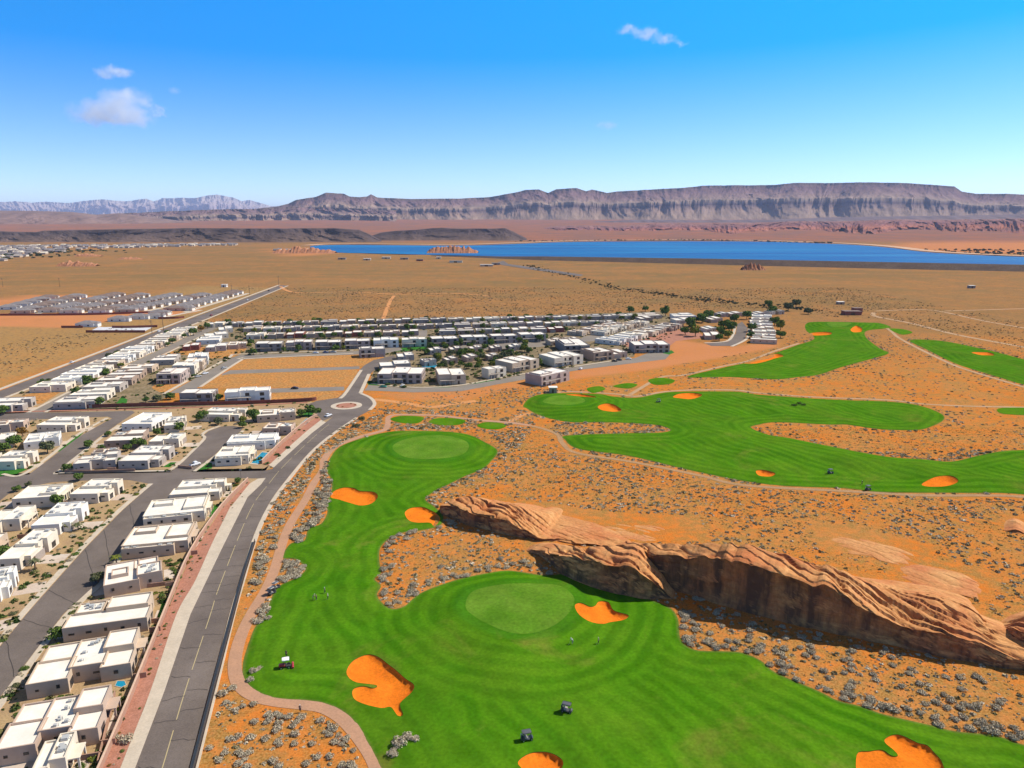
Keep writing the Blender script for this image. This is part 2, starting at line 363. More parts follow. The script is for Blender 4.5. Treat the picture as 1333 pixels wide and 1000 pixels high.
c = t.mix(t.math('MULTIPLY', dist, t.ramp(t.noise(.06, detail=5, rough=.75), [(.44, 0.), (.60, .7)])), c, (.25, .14, .058))
c = t.mix(t.math('MULTIPLY', dist, t.ramp(t.noise(.02, detail=6, rough=.7), [(.52, 0.), (.66, .6)])), c, (.40, .175, .06))
c = t.mix(t.math('MULTIPLY', t.attr('a_dry'), t.ramp(fine, [(.3, .55), (.6, 1.)])), c, t.mix(dots, (.36, .225, .09), (.20, .15, .08)))
c = t.mix(t.math('MULTIPLY', t.attr('a_bare'), t.ramp(mid, [(.3, .7), (.6, 1.)])), c, (.53, .215, .088))
red = t.attr('a_red')
c = t.mix(red, c, t.mix(t.ramp(t.noise(.004, detail=6, rough=.65), [(.42, 0.), (.60, 1.)]), (.235, .125, .088), (.31, .135, .08)))
c = t.mix(1.0, c, t.ramp(vfine, [(.25, .72), (.7, 1.12)]), 'MULTIPLY')
t.color(c); t.bump(fine, .5, .35)
a_red = sstep((gyf - 2900) / 600)
g = link('ground', npmesh('ground', np.c_[gxf, gyf, gz], GF, m, smooth=True, attrs={'a_dry': a_dry, 'a_bare': a_bare, 'a_far': a_far, 'a_red': a_red}))
tag(g, 'orange desert ground reaching to the far hills', 'ground', kind='structure')
# ------------------------------------------------------------------ turf
def turf_mat(name, light=1.0):
    m, t = mat(name, rough=1.0, spec=0.0)
    gd = t.attr('gd'); ed = t.attr('ed'); p = t.pos()
    wob = t.noise(.03, detail=2)
    sp = t.n('SeparateXYZ', Vector=p)
    # mowing: rings round the greens and along the edge, straight passes over the open fairway
    ring = t.math('SINE', t.math('MULTIPLY', t.math('ADD', gd, t.math('MULTIPLY', wob, 5.0)), 1.35))
    edge = t.math('SINE', t.math('MULTIPLY', t.math('ADD', ed, t.math('MULTIPLY', wob, 7.0)), 1.3))
    lane = t.math('SINE', t.math('MULTIPLY', t.math('ADD', t.math('ADD', t.math('MULTIPLY', sp.outputs[0], .86), t.math('MULTIPLY', sp.outputs[1], .5)), t.math('MULTIPLY', wob, 14.0)), 1.25))
    near_g = t.ramp(t.math('MULTIPLY_ADD', gd, 1 / 60, .5), [(.02, 0.), (.16, 1.)])
    near_e = t.ramp(t.math('MULTIPLY', ed, 1 / 40), [(.25, 1.), (.45, 0.)])
    pat = t.mix(near_e, t.mix(0.0, lane, lane), edge); pat = t.mix(near_g, pat, ring); pat = t.n('Clamp', Value=t.math('MULTIPLY', pat, 2.0), Min=-1.0, Max=1.0).outputs[0]
    amp = t.ramp(t.noise(.018, detail=3), [(.32, .35), (.60, 1.)])
    v = t.math('MULTIPLY_ADD', t.math('MULTIPLY', pat, t.math('MAXIMUM', amp, t.math('MULTIPLY', near_e, .75))), .20, .5)
    c = t.mix(v, (.022, .118, .002), (.098, .245, .007))
    c = t.mix(t.ramp(t.noise(.045, detail=5, rough=.6), [(.42, 0.), (.75, .55)]), c, (.12, .21, .012))
    worn = t.ramp(t.noise(.028, detail=5, rough=.7, dist=1.2), [(.56, 0.), (.74, .7)])
    c = t.mix(worn, c, (.19, .19, .03))
    c = t.mix(t.ramp(ed, [(0.0, .55), (.9, 0.)]), c, (.20, .17, .055))          # rough dry fringe
    gin = t.ramp(t.math('MULTIPLY_ADD', gd, .5, .5), [(.42, 0.), (.58, 1.)])
    col = t.math('MULTIPLY', t.ramp(t.math('MULTIPLY_ADD', gd, 1 / 12, .5), [(.18, 0.), (.30, 1.)]), .45)
    c = t.mix(col, c, (.030, .145, .008))
    gc = t.mix(t.ramp(t.noise(.12, detail=3), [(.35, 0.), (.65, 1.)]), (.085, .205, .012), (.125, .235, .022))
    c = t.mix(gin, c, gc)
    c = t.mix(1.0, c, t.mix(1.0, t.ramp(t.noise(1.3, detail=4), [(.25, .74), (.7, 1.12)]), t.ramp(t.noise(.11, detail=4, rough=.7), [(.3, .80), (.7, 1.1)]), 'MULTIPLY'), 'MULTIPLY')
    t.color(c); t.bump(t.noise(3.0, detail=2), .35, .06)
    return m
TURFM = turf_mat('mown turf')
TLAB = ['mown green fairway winding between cart path and sandstone ridge', 'wide green fairway with desert island behind the ridge', 'distant green fairway beside the tree-filled cul-de-sac', 'narrow green fairway beside the canal road at right']
for i, T in enumerate(TURFS):
    hs_ = [b for b, k in zip(BUNK, BUNK_T) if k == i]
    sheet('fairway', T, 0, TURFM, spacing=(1.5, 2.2, 3.0, 3.0)[i], holes=hs_, zfun=Hturf, attrs={'gd': green_d, 'ed': lambda x, y, T=T: np.clip(sdist(x, y, T, 40), 0, 40)}, label=TLAB[i], cat='fairway')
TEEL = ['left tee pad above the round green', 'middle tee pad above the round green', 'right tee pad above the round green', 'dark green tee pad under the two-storey house', 'mid tee pad behind the bunker green', 'large tee pad at the tip of the long fairway', 'small tee pad at the right edge of the desert', 'pale tee pad below the red buildings']
for q, l in zip(TEES, TEEL):
    sheet('tee', q, .12, TURFM, attrs={'gd': lambda x, y: np.full(x.shape, -60.), 'ed': lambda x, y, q=q: np.clip(sdist(x, y, q, 40) + 2, 0, 40)}, label=l, cat='tee')
# bunkers: a lip of cut turf, then a bowl of orange sand
sandm = mottled('bunker sand', (.78, .20, .016), (.68, .165, .014), .25, .95, .0, 1.8, .22, .08)
lipm, t = mat('cut turf lip', (.08, .12, .02), .95)
BL = ['round orange bunker by the cart path below the first green', 'orange bunker at the left end of the sandstone ridge', 'orange heart-shaped bunker right of the near green', 'large orange bunker with a tail beside the tee', 'orange bunker cut by the bottom of the view', 'big orange double bunker in the bottom right corner',
      'flat orange bunker near the top edge of the wide fairway', 'thin orange bunker below the small distant green', 'long orange bunker behind the small distant green', 'small round orange bunker near the dark cart', 'orange bunker on the right of the wide fairway',
      'long pale orange bunker on the far fairway edge', 'thin bunker left of the far green', 'orange bunker right of the far green', 'thin orange bunker on the right-hand fairway']
for b, l, k in zip(BUNK, BL, BUNK_T):
    dep = 1.05 if k == 0 else 1.4
    def zb(x, y, b=b, dep=dep):
        d = np.maximum(sdist(x, y, b, 30), 0); a = np.asarray(b); cx, cy = a.mean(0)
        side = np.clip(((x - cx) * .8 + (y - cy) * .6) / (np.ptp(a, axis=0).max() * .5), -1, 1)
        return Hturf(x, y) - .12 - dep * (.35 + .75 * sstep((side + .4) / 1.0)) * (.6 * sstep(d / .3) + .4 * sstep(d / 4.0)) + .03 * (fbm(x / .8, y / .8, 3, 2) - .5)
    o = sheet('sand_bunker', b, 0, sandm, spacing=.7 if k == 0 else 1.3, zfun=zb, label=l, cat='bunker')
    pb = np.array(b); n = len(pb); zt = Hturf(pb[:, 0], pb[:, 1]) + .02; zl = zt - .45
    V = np.r_[np.c_[pb, zt], np.c_[pb, zl]]; F = [(i, (i + 1) % n, n + (i + 1) % n, n + i) for i in range(n)]
    link('turf_lip', npmesh('turf_lip', V, F, lipm), o)
# ------------------------------------------------------------------ paths
pathm = mottled('cart path', (.47, .26, .155), (.41, .235, .145), .2, .9, .1, 2.0, .15)
dirtm = mottled('dirt track', (.60, .27, .10), (.54, .25, .09), .08, .95, .05, 1.0, .2)
paleroadm = mottled('pale track', (.48, .31, .18), (.42, .27, .15), .05, .95, .05, .8, .2)
def path(name, pts, w, m, label, z=.07, e0=0, e1=0):
    return strip(name, crv(ext(PX(pts), e0, e1), False, 6), -w / 2, w / 2, z, m, label, 'path', thick=.05)
path('path', [(497,1012),(484,984),(470,963),(455,945),(440,932),(420,922),(395,918),(360,914),(332,907),(313,893),(306,875),(307,852),(315,825),(328,798),(346,768),(358,740),(366,712),(378,682),(398,650),(408,630),(420,612),(422,598),(436,582),(468,569),(500,560),(505,552),(510,541),(552,540.5),(580,542),(620,547),(660,550),(690,554)], 3.0, pathm, 'pink sandy cart path curling along the near fairway', e0=40)
path('path', [(690,554.2),(706,558),(726,566),(732,577),(751,590),(820,601),(910,619),(970,632),(1100,639.5),(1200,645),(1333,647),(1480,668)], 2.4, mottled('sandy path', (.42, .25, .13), (.36, .22, .115), .2, .95, .0, 1.5, .25), 'sandy path along the lower edge of the wide fairway')
path('path', [(662,549),(670,546),(678,541),(690,538)], 3.5, dirtm, 'short bare path beside the third tee')
path('path', [(706,515),(722,511.5),(745,510),(800,513),(830,516),(862,510.5),(900,508),(956,508),(990,512),(1060,517),(1156,521),(1200,526),(1262,529),(1333,530.5),(1400,533)], 2.6, paleroadm, 'pale cart path along the back of the wide fairway')
path('path', [(820,514),(860,491.5),(890,488.5),(938,477.5),(972,470.5),(1006,458),(1040,447)], 2.6, paleroadm, 'pale cart path along the far fairway')
path('path', [(1154,427),(1162,433),(1170,440),(1194,453),(1238,474),(1266,484),(1333,504),(1400,522)], 2.8, paleroadm, 'pale cart path beside the right-hand fairway')
path('track', [(1140,405),(1166,404),(1214,404),(1276,417),(1333,427),(1450,446)], 4, paleroadm, 'pale dirt track crossing the scrub at far right', e1=60)
path('track', [(1138,407),(1140,412),(1186,421),(1246,436),(1333,452),(1450,474)], 5, paleroadm, 'pale canal road running down to the right edge', e1=60)
path('track', [(1230,405),(1280,403.5),(1333,402),(1450,399)], 4, paleroadm, 'faint pale track near the top of the right scrub', e1=80)
path('track', [(498,418),(503,404),(508,392),(513,385)], 4.5, dirtm, 'orange dirt trail climbing from the houses onto the plain')
path('track', [(365,373),(385,381),(450,380),(520,383),(590,382),(640,386)], 5, dirtm, 'orange dirt track leaving the end of the long road')
path('track', [(486,520),(520,524),(560,530),(590,526),(620,522)], 5, dirtm, 'bare track beside the roundabout')
path('track', [(0,398),(20,394),(40,389),(52,388)], 4, dirtm, 'track at the edge of the far housing estate', e0=100)
# ------------------------------------------------------------------ roads
asph, t = mat('asphalt', rough=.9, spec=.2)
c = t.mix(t.ramp(t.noise(.06, detail=5, rough=.65), [(.32, 0.), (.68, 1.)]), (.125, .10, .085), (.188, .153, .13))
c = t.mix(t.ramp(t.noise(.35, detail=4, rough=.7, dist=1.0), [(.60, 0.), (.70, .35)]), c, (.075, .06, .054))
vc = t.n('TexVoronoi', {'feature': 'DISTANCE_TO_EDGE'}, Vector=t.pos(), Scale=.055)
c = t.mix(1.0, c, t.ramp(t.noise(3.0, detail=3), [(.3, .82), (.7, 1.1)]), 'MULTIPLY'); t.color(c)
greyroad = mottled('grey road', (.25, .215, .18), (.215, .185, .155), .06, .9, .15, 2.0, .15)
conc = mottled('concrete walk', (.56, .47, .36), (.50, .42, .32), .3, .85, .2, 2.0, .12)
pinkg = mottled('pink gravel', (.44, .205, .14), (.38, .175, .115), .4, .95, .05, 3.0, .3)
goldg = mottled('gold gravel', (.43, .30, .155), (.36, .24, .135), .15, .95, .05, 2.5, .3)
drivem = mottled('driveway slabs', (.58, .50, .42), (.50, .38, .29), .06, .85, .15, 1.2, .15)
lawnm = mottled('lawn', (.03, .14, .012), (.045, .18, .02), .3, .9, .1, 2.0, .3)
hotm = mottled('lot soil', (.55, .24, .07), (.43, .235, .085), .16, .95, .0, .7, .5)
darkyard = mottled('planted yards', (.30, .225, .14), (.20, .16, .09), .10, .95, .0, .6, .45)
paint, t = mat('yellow road paint', (.46, .37, .19), .7)
whitep, t = mat('white road paint', (.7, .68, .62), .7)
Lpx = [(176,1000),(214,900),(248,800),(267,760),(290,712),(318,654),(356,609),(390,578),(406,564),(424,550),(436,541)]
Rpx = [(246,1000),(273,898),(298,800),(310,760),(330,697),(336,688),(350,656),(370,628),(402,590),(430,566),(462,544)]
Le = crv(ext(PX(Lpx), 90), False, 6); Re = crv(ext(PX(Rpx), 90), False, 6)
sheet('road', Le + Re[::-1], .06, asph, label='curving dark asphalt road beside the cart path', cat='road')
Cl = crv(ext(PX([(212,998),(241,900),(274,800),(287,760),(326,664),(350,630),(374,602),(420,559),(440,546)]), 90), False, 10)
def dashes(pl, on, off, w, z, m, label, side=0.0, start=0.0):
    p = np.asarray(pl, float); s = np.r_[0, np.cumsum(np.linalg.norm(np.diff(p, axis=0), axis=1))]; mb = MB(); a = start
    while a + on < s[-1]:
        q = np.linspace(a, a + on, 4); xy = np.c_[np.interp(q, s, p[:, 0]), np.interp(q, s, p[:, 1])]; d = np.gradient(xy, axis=0); d /= np.linalg.norm(d, axis=1)[:, None]; nr = np.c_[d[:, 1], -d[:, 0]]
        for i in range(3):
            A, B, C, D = xy[i] + nr[i] * (side - w / 2), xy[i] + nr[i] * (side + w / 2), xy[i + 1] + nr[i + 1] * (side + w / 2), xy[i + 1] + nr[i + 1] * (side - w / 2)
            mb.add([(*A, z), (*B, z), (*C, z), (*D, z)], [(0, 1, 2, 3)])
        a += on + off
    return tag(mb.build('road_marking', m), label, 'road marking', kind='structure')
dashes(Cl, 14, 3.2, .18, .075, paint, 'faded yellow broken line down the main road')
cracks, t = mat('tar seal', (.06, .05, .045), .8)
mb = MB()                                        # dark tar joints across the lanes
Ln = np.array(Le); Rn = np.array(Re)
for k in range(2, 56):
    f = k / 60.0; a = Ln[int(f * (len(Ln) - 1))]; Rq = Rn; b = Rq[np.argmin(((Rq - a) ** 2).sum(1))]
    h0, h1 = ((0.03, .5), (.5, .97))[k % 2]; A = a + (b - a) * h0; B = a + (b - a) * h1; d = np.array([-(b - a)[1], (b - a)[0]]); d = d / np.linalg.norm(d)
    pts = [A + (B - A) * q + d * random.uniform(-.35, .35) for q in np.linspace(0, 1, 5)]
    for p0, p1 in zip(pts[:-1], pts[1:]):
        mb.add([(*(p0 - d * .09), .078), (*(p1 - d * .09), .078), (*(p1 + d * .09), .078), (*(p0 + d * .09), .078)], [(0, 1, 2, 3)])
tag(mb.build('tar_seam', cracks), 'dark tar seams across the main road lanes', 'road seam', kind='structure')
# concrete walk, pink gravel and kerb on the left of the main road; kerb and walk on its right
WLo = [(157,1000),(196,900),(230,800),(254,757),(277,706),(300,660)]
Wl = crv(ext(PX(WLo), 90), False, 6)
i0 = [i for i, q in enumerate(Le) if q[1] < P(308, 676)[1]]
sheet('pavement', Wl + [tuple(q) for q in Le if q[1] < P(300, 664)[1]][::-1] if False else Wl + ext(PX([(176,1000),(214,900),(248,800),(267,760),(290,712),(322,648)]), 90)[::-1], .16, conc, thick=.14, label='wide pale concrete pavement on the left of the main road', cat='pavement')
sheet('pavement', PX([(320,650),(300,661),(325,630),(336,623.6),(346,622.6),(340,631)]), .155, conc, label='pale corner pavement at the side street', cat='pavement')
sheet('pavement', PX([(356,609),(390,578),(406,564),(424,550),(418,547),(400,561),(382,577),(350,606)]), .16, conc, thick=.14, label='pale pavement beyond the side street', cat='pavement')
sheet('gravel', ext(PX([(134,1000),(176,900),(217,798),(250,721),(290,662),(324,627)]), 90) + ext(PX([(157,1000),(196,900),(230,800),(254,757),(277,706),(300,660),(327,630)]), 90)[::-1], .12, pinkg, label='strip of pink gravel planted with small shrubs beside the wall', cat='gravel strip')
sheet('gravel', PX([(342,604),(368,578),(400,551),(414,543),(418,547),(400,561),(382,577),(350,606)]), .12, pinkg, label='strip of pink gravel beyond the side street', cat='gravel strip')
Rk = ext(PX([(246,1000),(273,898),(298,800),(310,760),(330,697),(350,656),(370,628),(402,590),(430,566),(462,544)]), 90)
strip('kerb', crv(Rk, False, 6), .15, 1.7, .17, conc, 'pale kerb and walk on the right of the main road', 'kerb', thick=.16)
# side streets
ROADS = [Le + Re[::-1]]
def road(pts, label, m=None, z=.05): ROADS.append(PX(pts)); return sheet('road', PX(pts), z, m or asph, label=label, cat='road')
road([(-190,632),(-100,626),(0,620.5),(36,618),(68,618),(170,616),(267,614.5),(344,613),(355,610.5),(346,622),(336,623),(267,622.5),(250,630),(232,634),(200,631),(168,625),(100,626),(68,628),(18,638),(0,652),(-190,700)], 'cross street running to the main road', z=.052)
road([(200,629),(232,633),(160,715),(126,760),(82,800),(0,908),(-60,985),(-120,1075),(-170,1075),(-60,925),(0,842),(36,798),(110,715),(160,664)], 'worn street between the two nearest rows of houses', z=.056)
road([(36,619),(104,568),(144,546),(172,535.5),(172,534),(30,537.5),(-150,543),(-150,550),(40,542),(128,542),(110,552),(80,572),(0,621)] if False else [(36,619),(104,568),(138,549),(146,545),(140,542.5),(30,547),(-150,553),(-150,545),(30,538),(172,535),(176,537),(152,553),(128,570),(68,619)], 'street climbing past the left-hand houses', z=.048)
road([(222,615),(240,600),(268,572),(266,566),(272,561),(288,555.5),(304,554.5),(316,557),(314,561),(296,576),(280,592),(248,615.5)], 'short cul-de-sac street with a rounded end', z=.064)
road([(-160,652),(32,538),(150,482),(200,459),(258,432),(276,425),(283,427),(262,437),(212,461),(160,487),(54,538.5),(-120,650)], 'straight street beside the long row of narrow houses', m=greyroad, z=.044)
ART_L = ext(PX([(0,509),(120,464),(255,412.5),(365,371.5)]), 250); ART_R = ext(PX([(0,519),(130,469),(262,417.5),(374,372)]), 250)
ROADS.append(ART_L + ART_R[::-1]); sheet('road', ART_L + ART_R[::-1], .05, asph, label='long straight road past the far estate', cat='road')
strip('kerb', ext(PX([(0,508),(120,463),(255,411.5),(365,371)]), 250), -3.2, -.2, .14, conc, 'pale pavement along the long straight road', 'pavement', thick=.14)
strip('kerb', ext(PX([(0,519.5),(130,469.5),(262,418),(374,372)]), 250), .2, 2.2, .14, conc, 'pale kerb facing the long straight road', 'kerb', thick=.14)
road([(220,512),(302,466),(314,462.5),(400,460),(460,457.5),(520,452),(524,456),(496,461),(470,461.5),(400,464),(324,467),(312,469),(258,504),(250,511)], 'grey street bending round the empty lots', m=greyroad, z=.050)
road([(290,486.5),(300,482),(400,479.5),(468,477),(468,480.5),(400,483.5),(300,487),(288,489)], 'thin grey lane between two empty lots', m=greyroad, z=.046)
road([(340,510),(352,506),(448,503.5),(448,508.5),(352,511.5)], 'thin grey lane behind the paired houses', m=greyroad, z=.046)
road([(400,527),(412,522),(440,518),(448,511),(468,482),(474,476),(486,469),(512,463),(516,466),(496,474),(483,486),(472,512),(484,518),(490,526),(484,533),(462,545),(436,542),(420,548)], 'asphalt road meeting the roundabout', z=.058)
road([(474,509),(480,501.5),(536,506),(592,504),(640,496),(684,487.5),(720,482.5),(760,476.5),(800,470.5),(826,466.5),(850,457),(872,462),(866,468),(840,471),(804,475.5),(760,481),(730,485.5),(690,493),(648,500.5),(600,509.5),(540,511),(476,508.5)], 'curving street below the two-storey houses', m=greyroad, z=.054)
road([(752,446),(759,438.5),(800,429.5),(846,422),(852,424),(806,432.5),(780,440),(774,444)], 'street slanting up between rows of houses', m=greyroad, z=.047)
road([(560,451),(640,447),(735,441),(752,444),(700,452),(640,455),(556,457)], 'back street between the rows', m=greyroad, z=.043)
road([(546,430),(556,430),(556,438),(543,438)], 'small parking court among the back rows', m=greyroad, z=.047)
road([(918,447.5),(948,445),(958,434),(960,422),(966,419),(973,427),(970,441),(958,450.5),(926,450.5)], 'dark asphalt cul-de-sac among trees', z=.05)
# roundabout island
isl = MB(); c0 = P(451, 528.5); rr = abs(P(471, 528.5).x - c0.x)
ring = [(c0.x + rr * math.cos(a), c0.y + rr * math.sin(a)) for a in np.linspace(0, 2 * math.pi, 40)[:-1]]
o = sheet('traffic_island', ring, .22, conc, thick=.2, label='round traffic island with pale kerb at the junction', cat='traffic island')
ring2 = [(c0.x + rr * .66 * math.cos(a), c0.y + rr * .66 * math.sin(a)) for a in np.linspace(0, 2 * math.pi, 40)[:-1]]
sheet('gravel_bed', ring2, .30, pinkg, thick=.1, parent=o)
ISLAND = c0
# open lots
for q, l in (([(302,481),(318,468.5),(470,461.5),(494,462),(500,468),(484,474),(467,476.5),(400,479)], 'empty orange lot behind the grey lane'), ([(264,503.5),(292,487.5),(400,484),(464,481),(449,502.5),(352,505)], 'long empty orange lot between two lanes'), ([(352,512),(436,509.5),(440,517),(412,522),(354,523)], 'small empty lot above the red wall'),
             ([(200,502),(236,494),(252,497),(222,511),(204,509)], 'bare orange lot below the tall pale house'), ([(200,462),(262,452),(318,452),(312,461),(296,466),(260,466),(240,462)], 'bare orange patch behind the pale town houses'), ([(24,518),(60,508),(80,508),(64,520),(50,526)], 'bare lot by the straight street')):
    sheet('bare_lot', crv(PX(q), n=3), .025, hotm, label=l, cat='bare lot')
YP = []
for q, l in (([(-200,700),(-200,627),(0,617),(170,612),(344,610),(350,606),(330,640),(318,654),(277,712),(248,770),(214,870),(150,1060),(110,1175),(-170,1175)], 'gold gravel yards either side of the worn street'),
             ([(-200,630),(-200,540),(30,534),(262,529),(330,526),(404,522.5),(424,532),(436,541),(406,566),(356,608),(344,613),(170,618),(0,622)], 'gold gravel yards of the blocks below the red wall'),
             ([(30,538),(160,484),(222,459),(262,432),(284,423),(420,419.5),(560,414),(700,410.5),(860,405.5),(884,420),(872,440),(826,452),(826,464),(800,471),(740,481),(684,488),(640,496),(592,506),(536,508),(478,504),(490,474),(500,466),(460,459),(310,465),(256,504),(224,513),(200,526),(400,519),(404,523),(172,533)], 'pale yards between the rows of flat-roofed houses'),
             ([(-200,590),(-200,540),(0,514),(130,466),(262,414),(288,424),(150,482),(30,538)], 'pale yards of the narrow row by the straight road')):
    YP.append(PX(q)); sheet('yard_gravel', PX(q), .012, darkyard if 'rows' in l else goldg, label=l, cat='yard')
sheet('gravel', PX([(800,449),(872,431),(905,428),(918,440),(880,444),(870,452),(845,456)]), .03, pinkg, label='pink gravel bank beside the end house', cat='gravel bank')
walkm = conc
strip('pavement', PX([(-150,541),(30,537),(172,534),(262,531),(330,528.5),(400,525)]), -2.6, -.4, .14, pinkg, 'pink walk along the foot of the red wall', 'pavement', thick=.12)
for pts, w0, w1, l in (([(0,618.5),(36,616.5),(104,566),(142,544.5)], -1.8, -.2, 'pale pavement of the left street'), ([(68,618),(128,571),(152,554)], .2, 1.8, 'pale pavement across the left street'), ([(68,617),(170,615),(222,614)], -1.8, -.2, 'pale pavement on the cross street'), ([(0,842),(36,798),(110,715),(160,664),(200,630)], -1.9, -.2, 'pale pavement left of the worn street'), ([(-20,935),(0,909),(82,801),(126,761),(160,716),(232,634)], .2, 1.9, 'pale pavement right of the worn street'),
                      ([(222,614),(240,600),(268,572),(266,566),(272,561),(288,555)], -1.6, -.2, 'pale pavement round the cul-de-sac'), ([(250,614),(280,592),(314,561)], .2, 1.6, 'pale pavement on the cul-de-sac side'), ([(258,504),(312,469),(324,466.8),(460,460)], .2, 2.2, 'pale kerb along the empty lot'), ([(482,500),(536,505),(592,503),(640,495),(684,487),(760,476),(800,470)], -2.0, -.2, 'pale pavement of the curving street'), ([(216,513),(300,466),(314,461.5),(460,456.5)], -2.4, -.2, 'pale pavement behind the bending street'),
                      ([(40,537),(150,481.5),(258,431.5)], -2, -.2, 'pale pavement of the straight street'), ([(56,537),(160,487),(262,437)], .2, 2, 'pale pavement facing the narrow row'), ([(468,482),(448,511),(440,519)], -2.2, -.2, 'curved pale pavement by the roundabout'), ([(483,487),(472,512)], .2, 2.4, 'pale pavement right of the roundabout road'), ([(472,512),(485,518),(490.5,526),(484,534)], .2, 2.2, 'curved pale kerb round the roundabout'), ([(950,451),(970,441),(973,428)], .2, 2.5, 'pale kerb of the tree-lined cul-de-sac'), ([(756,437.5),(800,428.5),(846,421)], -2, -.2, 'pale kerb of the slanting street'), ([(918,447),(948,444.5),(957,434),(959,422)], -2.5, -.2, 'pale kerb under the trees')):
    strip('pavement', crv(PX(pts), False, 5), w0, w1, .16, walkm, l, 'pavement', thick=.14)
# ------------------------------------------------------------------ lake, dam, far rocks
wm, t = mat('lake water', (.005, .10, .30), .4, .12)
n1 = t.noise(.004, vec=t.n('Mapping', Vector=t.pos(), Scale=(.22, 1.5, 1)).outputs[0], detail=4, rough=.6)
t.color(t.mix(t.ramp(n1, [(.38, 0.), (.62, 1.)]), (.002, .065, .23), (.012, .17, .38)))
t.t.links.new(t.ramp(n1, [(.4, .4), (.6, .6)]), t.b.inputs['Roughness']); t.bump(t.noise(.25, detail=3), .25, .4)
lk = sheet('lake', LAKE, 0, wm, zfun=lambda x, y: np.full(x.shape, 10.9), label='long blue lake below the red hills', cat='lake')
damm = mottled('dam riprap', (.10, .068, .052), (.13, .09, .068), .05, .95, .05, .4, .35)
dp = np.array(PX([(560,333.5),(640,336.5),(700,339),(900,344),(1100,349),(1333,354),(1480,357)])); dz = Hg(dp[:, 0], dp[:, 1])
nd = len(dp); dd = np.gradient(dp, axis=0); dd /= np.linalg.norm(dd, axis=1)[:, None]; dn = np.c_[-dd[:, 1], dd[:, 0]]
hgt = np.array([1, 4, 8, 11, 12, 12, 12.0]); wid = np.array([6, 14, 24, 30, 32, 32, 32.0])
V = []; 
for off, z in ((0 * wid, dz - 1), (wid, dz + hgt), (wid + 8, dz + hgt), (wid * 1.4 + 8, dz - 2)): V.append(np.c_[dp + dn * off[:, None], z])
V = np.concatenate(V); F = [(r * nd + i, r * nd + i + 1, (r + 1) * nd + i + 1, (r + 1) * nd + i) for r in range(3) for i in range(nd - 1)]
tag(link('dam', npmesh('dam', V, F, damm)), 'long dark earth dam in front of the lake', 'dam', kind='thing')
sm = mottled('sand shore', (.62, .40, .25), (.55, .33, .2), .02, .95, .05, .3, .2)
strip('shore', crv(PX([(404,320),(440,318),(520,318.5),(600,319),(680,316.5),(750,314),(900,313),(1000,314),(1090,317),(1150,321),(1200,327),(1262,331),(1333,334),(1420,336)]), False, 6), -45, 8, 1.3, sm, 'thin pale beach along the far side of the lake', 'shore')
# ------------------------------------------------------------------ hills: eroded cliffs, set at their real distances
def hill(name, skyline, base_v, D, depth, prof, m, label, cat, gully=1.0, freq=60, cols=600, seed=0, base_sink=10, cat_kind='structure'):
    us = np.linspace(skyline[0][0], skyline[-1][0], cols); vt = np.interp(us, [s[0] for s in skyline], [s[1] for s in skyline])
    vt = vt + (fbm(us / 14, us * 0 + 3.1, seed, 4) - .5) * (1.4 * min(1, gully))
    x = (us - 666.5) / FPX; rows = []; fr = []
    pf = np.array(prof)                          # (fraction of depth, fraction of height)
    for k in np.linspace(0, 1, 64):
        s = np.interp(k, np.linspace(0, 1, len(pf)), pf[:, 0]); h = np.interp(k, np.linspace(0, 1, len(pf)), pf[:, 1])
        gl = np.abs(fbm(us / 1333 * freq + 1.5 * (vnoise(us / 40, us * 0 + s * 2, seed + 31) - .5), us * 0 + s * 2.6, seed + 3, 5) - .5) * 2; g2 = (fbm(us / 1333 * freq * .20, us * 0 + 1.7, seed + 9, 3) - .5) * 1.8
        wob = (gl - .35) * gully * depth * .42 * np.sin(np.pi * min(1, max(.0, 1.05 - h * .85))) * (.6 + .8 * vnoise(us / 60, us * 0 + h * 2.5, seed + 77)) + g2 * gully * depth * .9 * (1 - .5 * h)
        d = D + s * depth + wob * (1 if k < .97 else .6)
        top = 100 + (D + depth * .85) * (-(SINP + (vt - 500) / FPX * COSP)) / (COSP - (vt - 500) / FPX * SINP)
        if base_v is None: zb = Hg(x * d, d)
        else: zb = Hg(x * d, d) * 0 + (100 - D * (SINP + (base_v - 500) / FPX * COSP) / (COSP - (base_v - 500) / FPX * SINP))
        hh = h + (fbm(us / 1333 * freq * 2.2, us * 0 + h * 6, seed + 5, 4) - .5) * .10 * gully * np.sin(np.pi * min(h, 1)) * 1.5
        z = zb - base_sink * (1 - h) + (top - zb) * hh
        rows.append(np.c_[x * d, d, z]); fr.append(np.full(cols, h))
    V = np.concatenate(rows); n = len(rows); ix = np.arange(n * cols).reshape(n, cols)
    F = np.stack([ix[:-1, :-1], ix[:-1, 1:], ix[1:, 1:], ix[1:, :-1]], -1).reshape(-1, 4)
    o = link(name, npmesh(name, V, F, m, smooth=False, attrs={'h': np.concatenate(fr)}))
    return tag(o, label, cat, kind=cat_kind)
def strata(name, stops, scale=.0022, streak=1.0):
    m, t = mat(name, rough=.95, spec=.05); h = t.attr('h'); p = t.pos()
    w = t.math('MULTIPLY_ADD', t.noise(scale * 1.5, detail=4), .12, -.06)
    c = t.ramp(t.math('ADD', h, w), stops)
    st = t.noise(1.0, vec=t.n('Mapping', Vector=p, Scale=(.012, .003, .0025)).outputs[0], detail=5, rough=.65)
    c = t.mix(1.0, c, t.ramp(st, [(.3, .62), (.65, 1.2)]), 'MULTIPLY'); t.color(c); return m
CL = [(0, 0), (.16, .08), (.32, .22), (.45, .40), (.50, .50), (.53, .62), (.60, .67), (.70, .76), (.80, .87), (.85, .94), (.87, 1.0), (1.3, .99), (2.2, .9)]
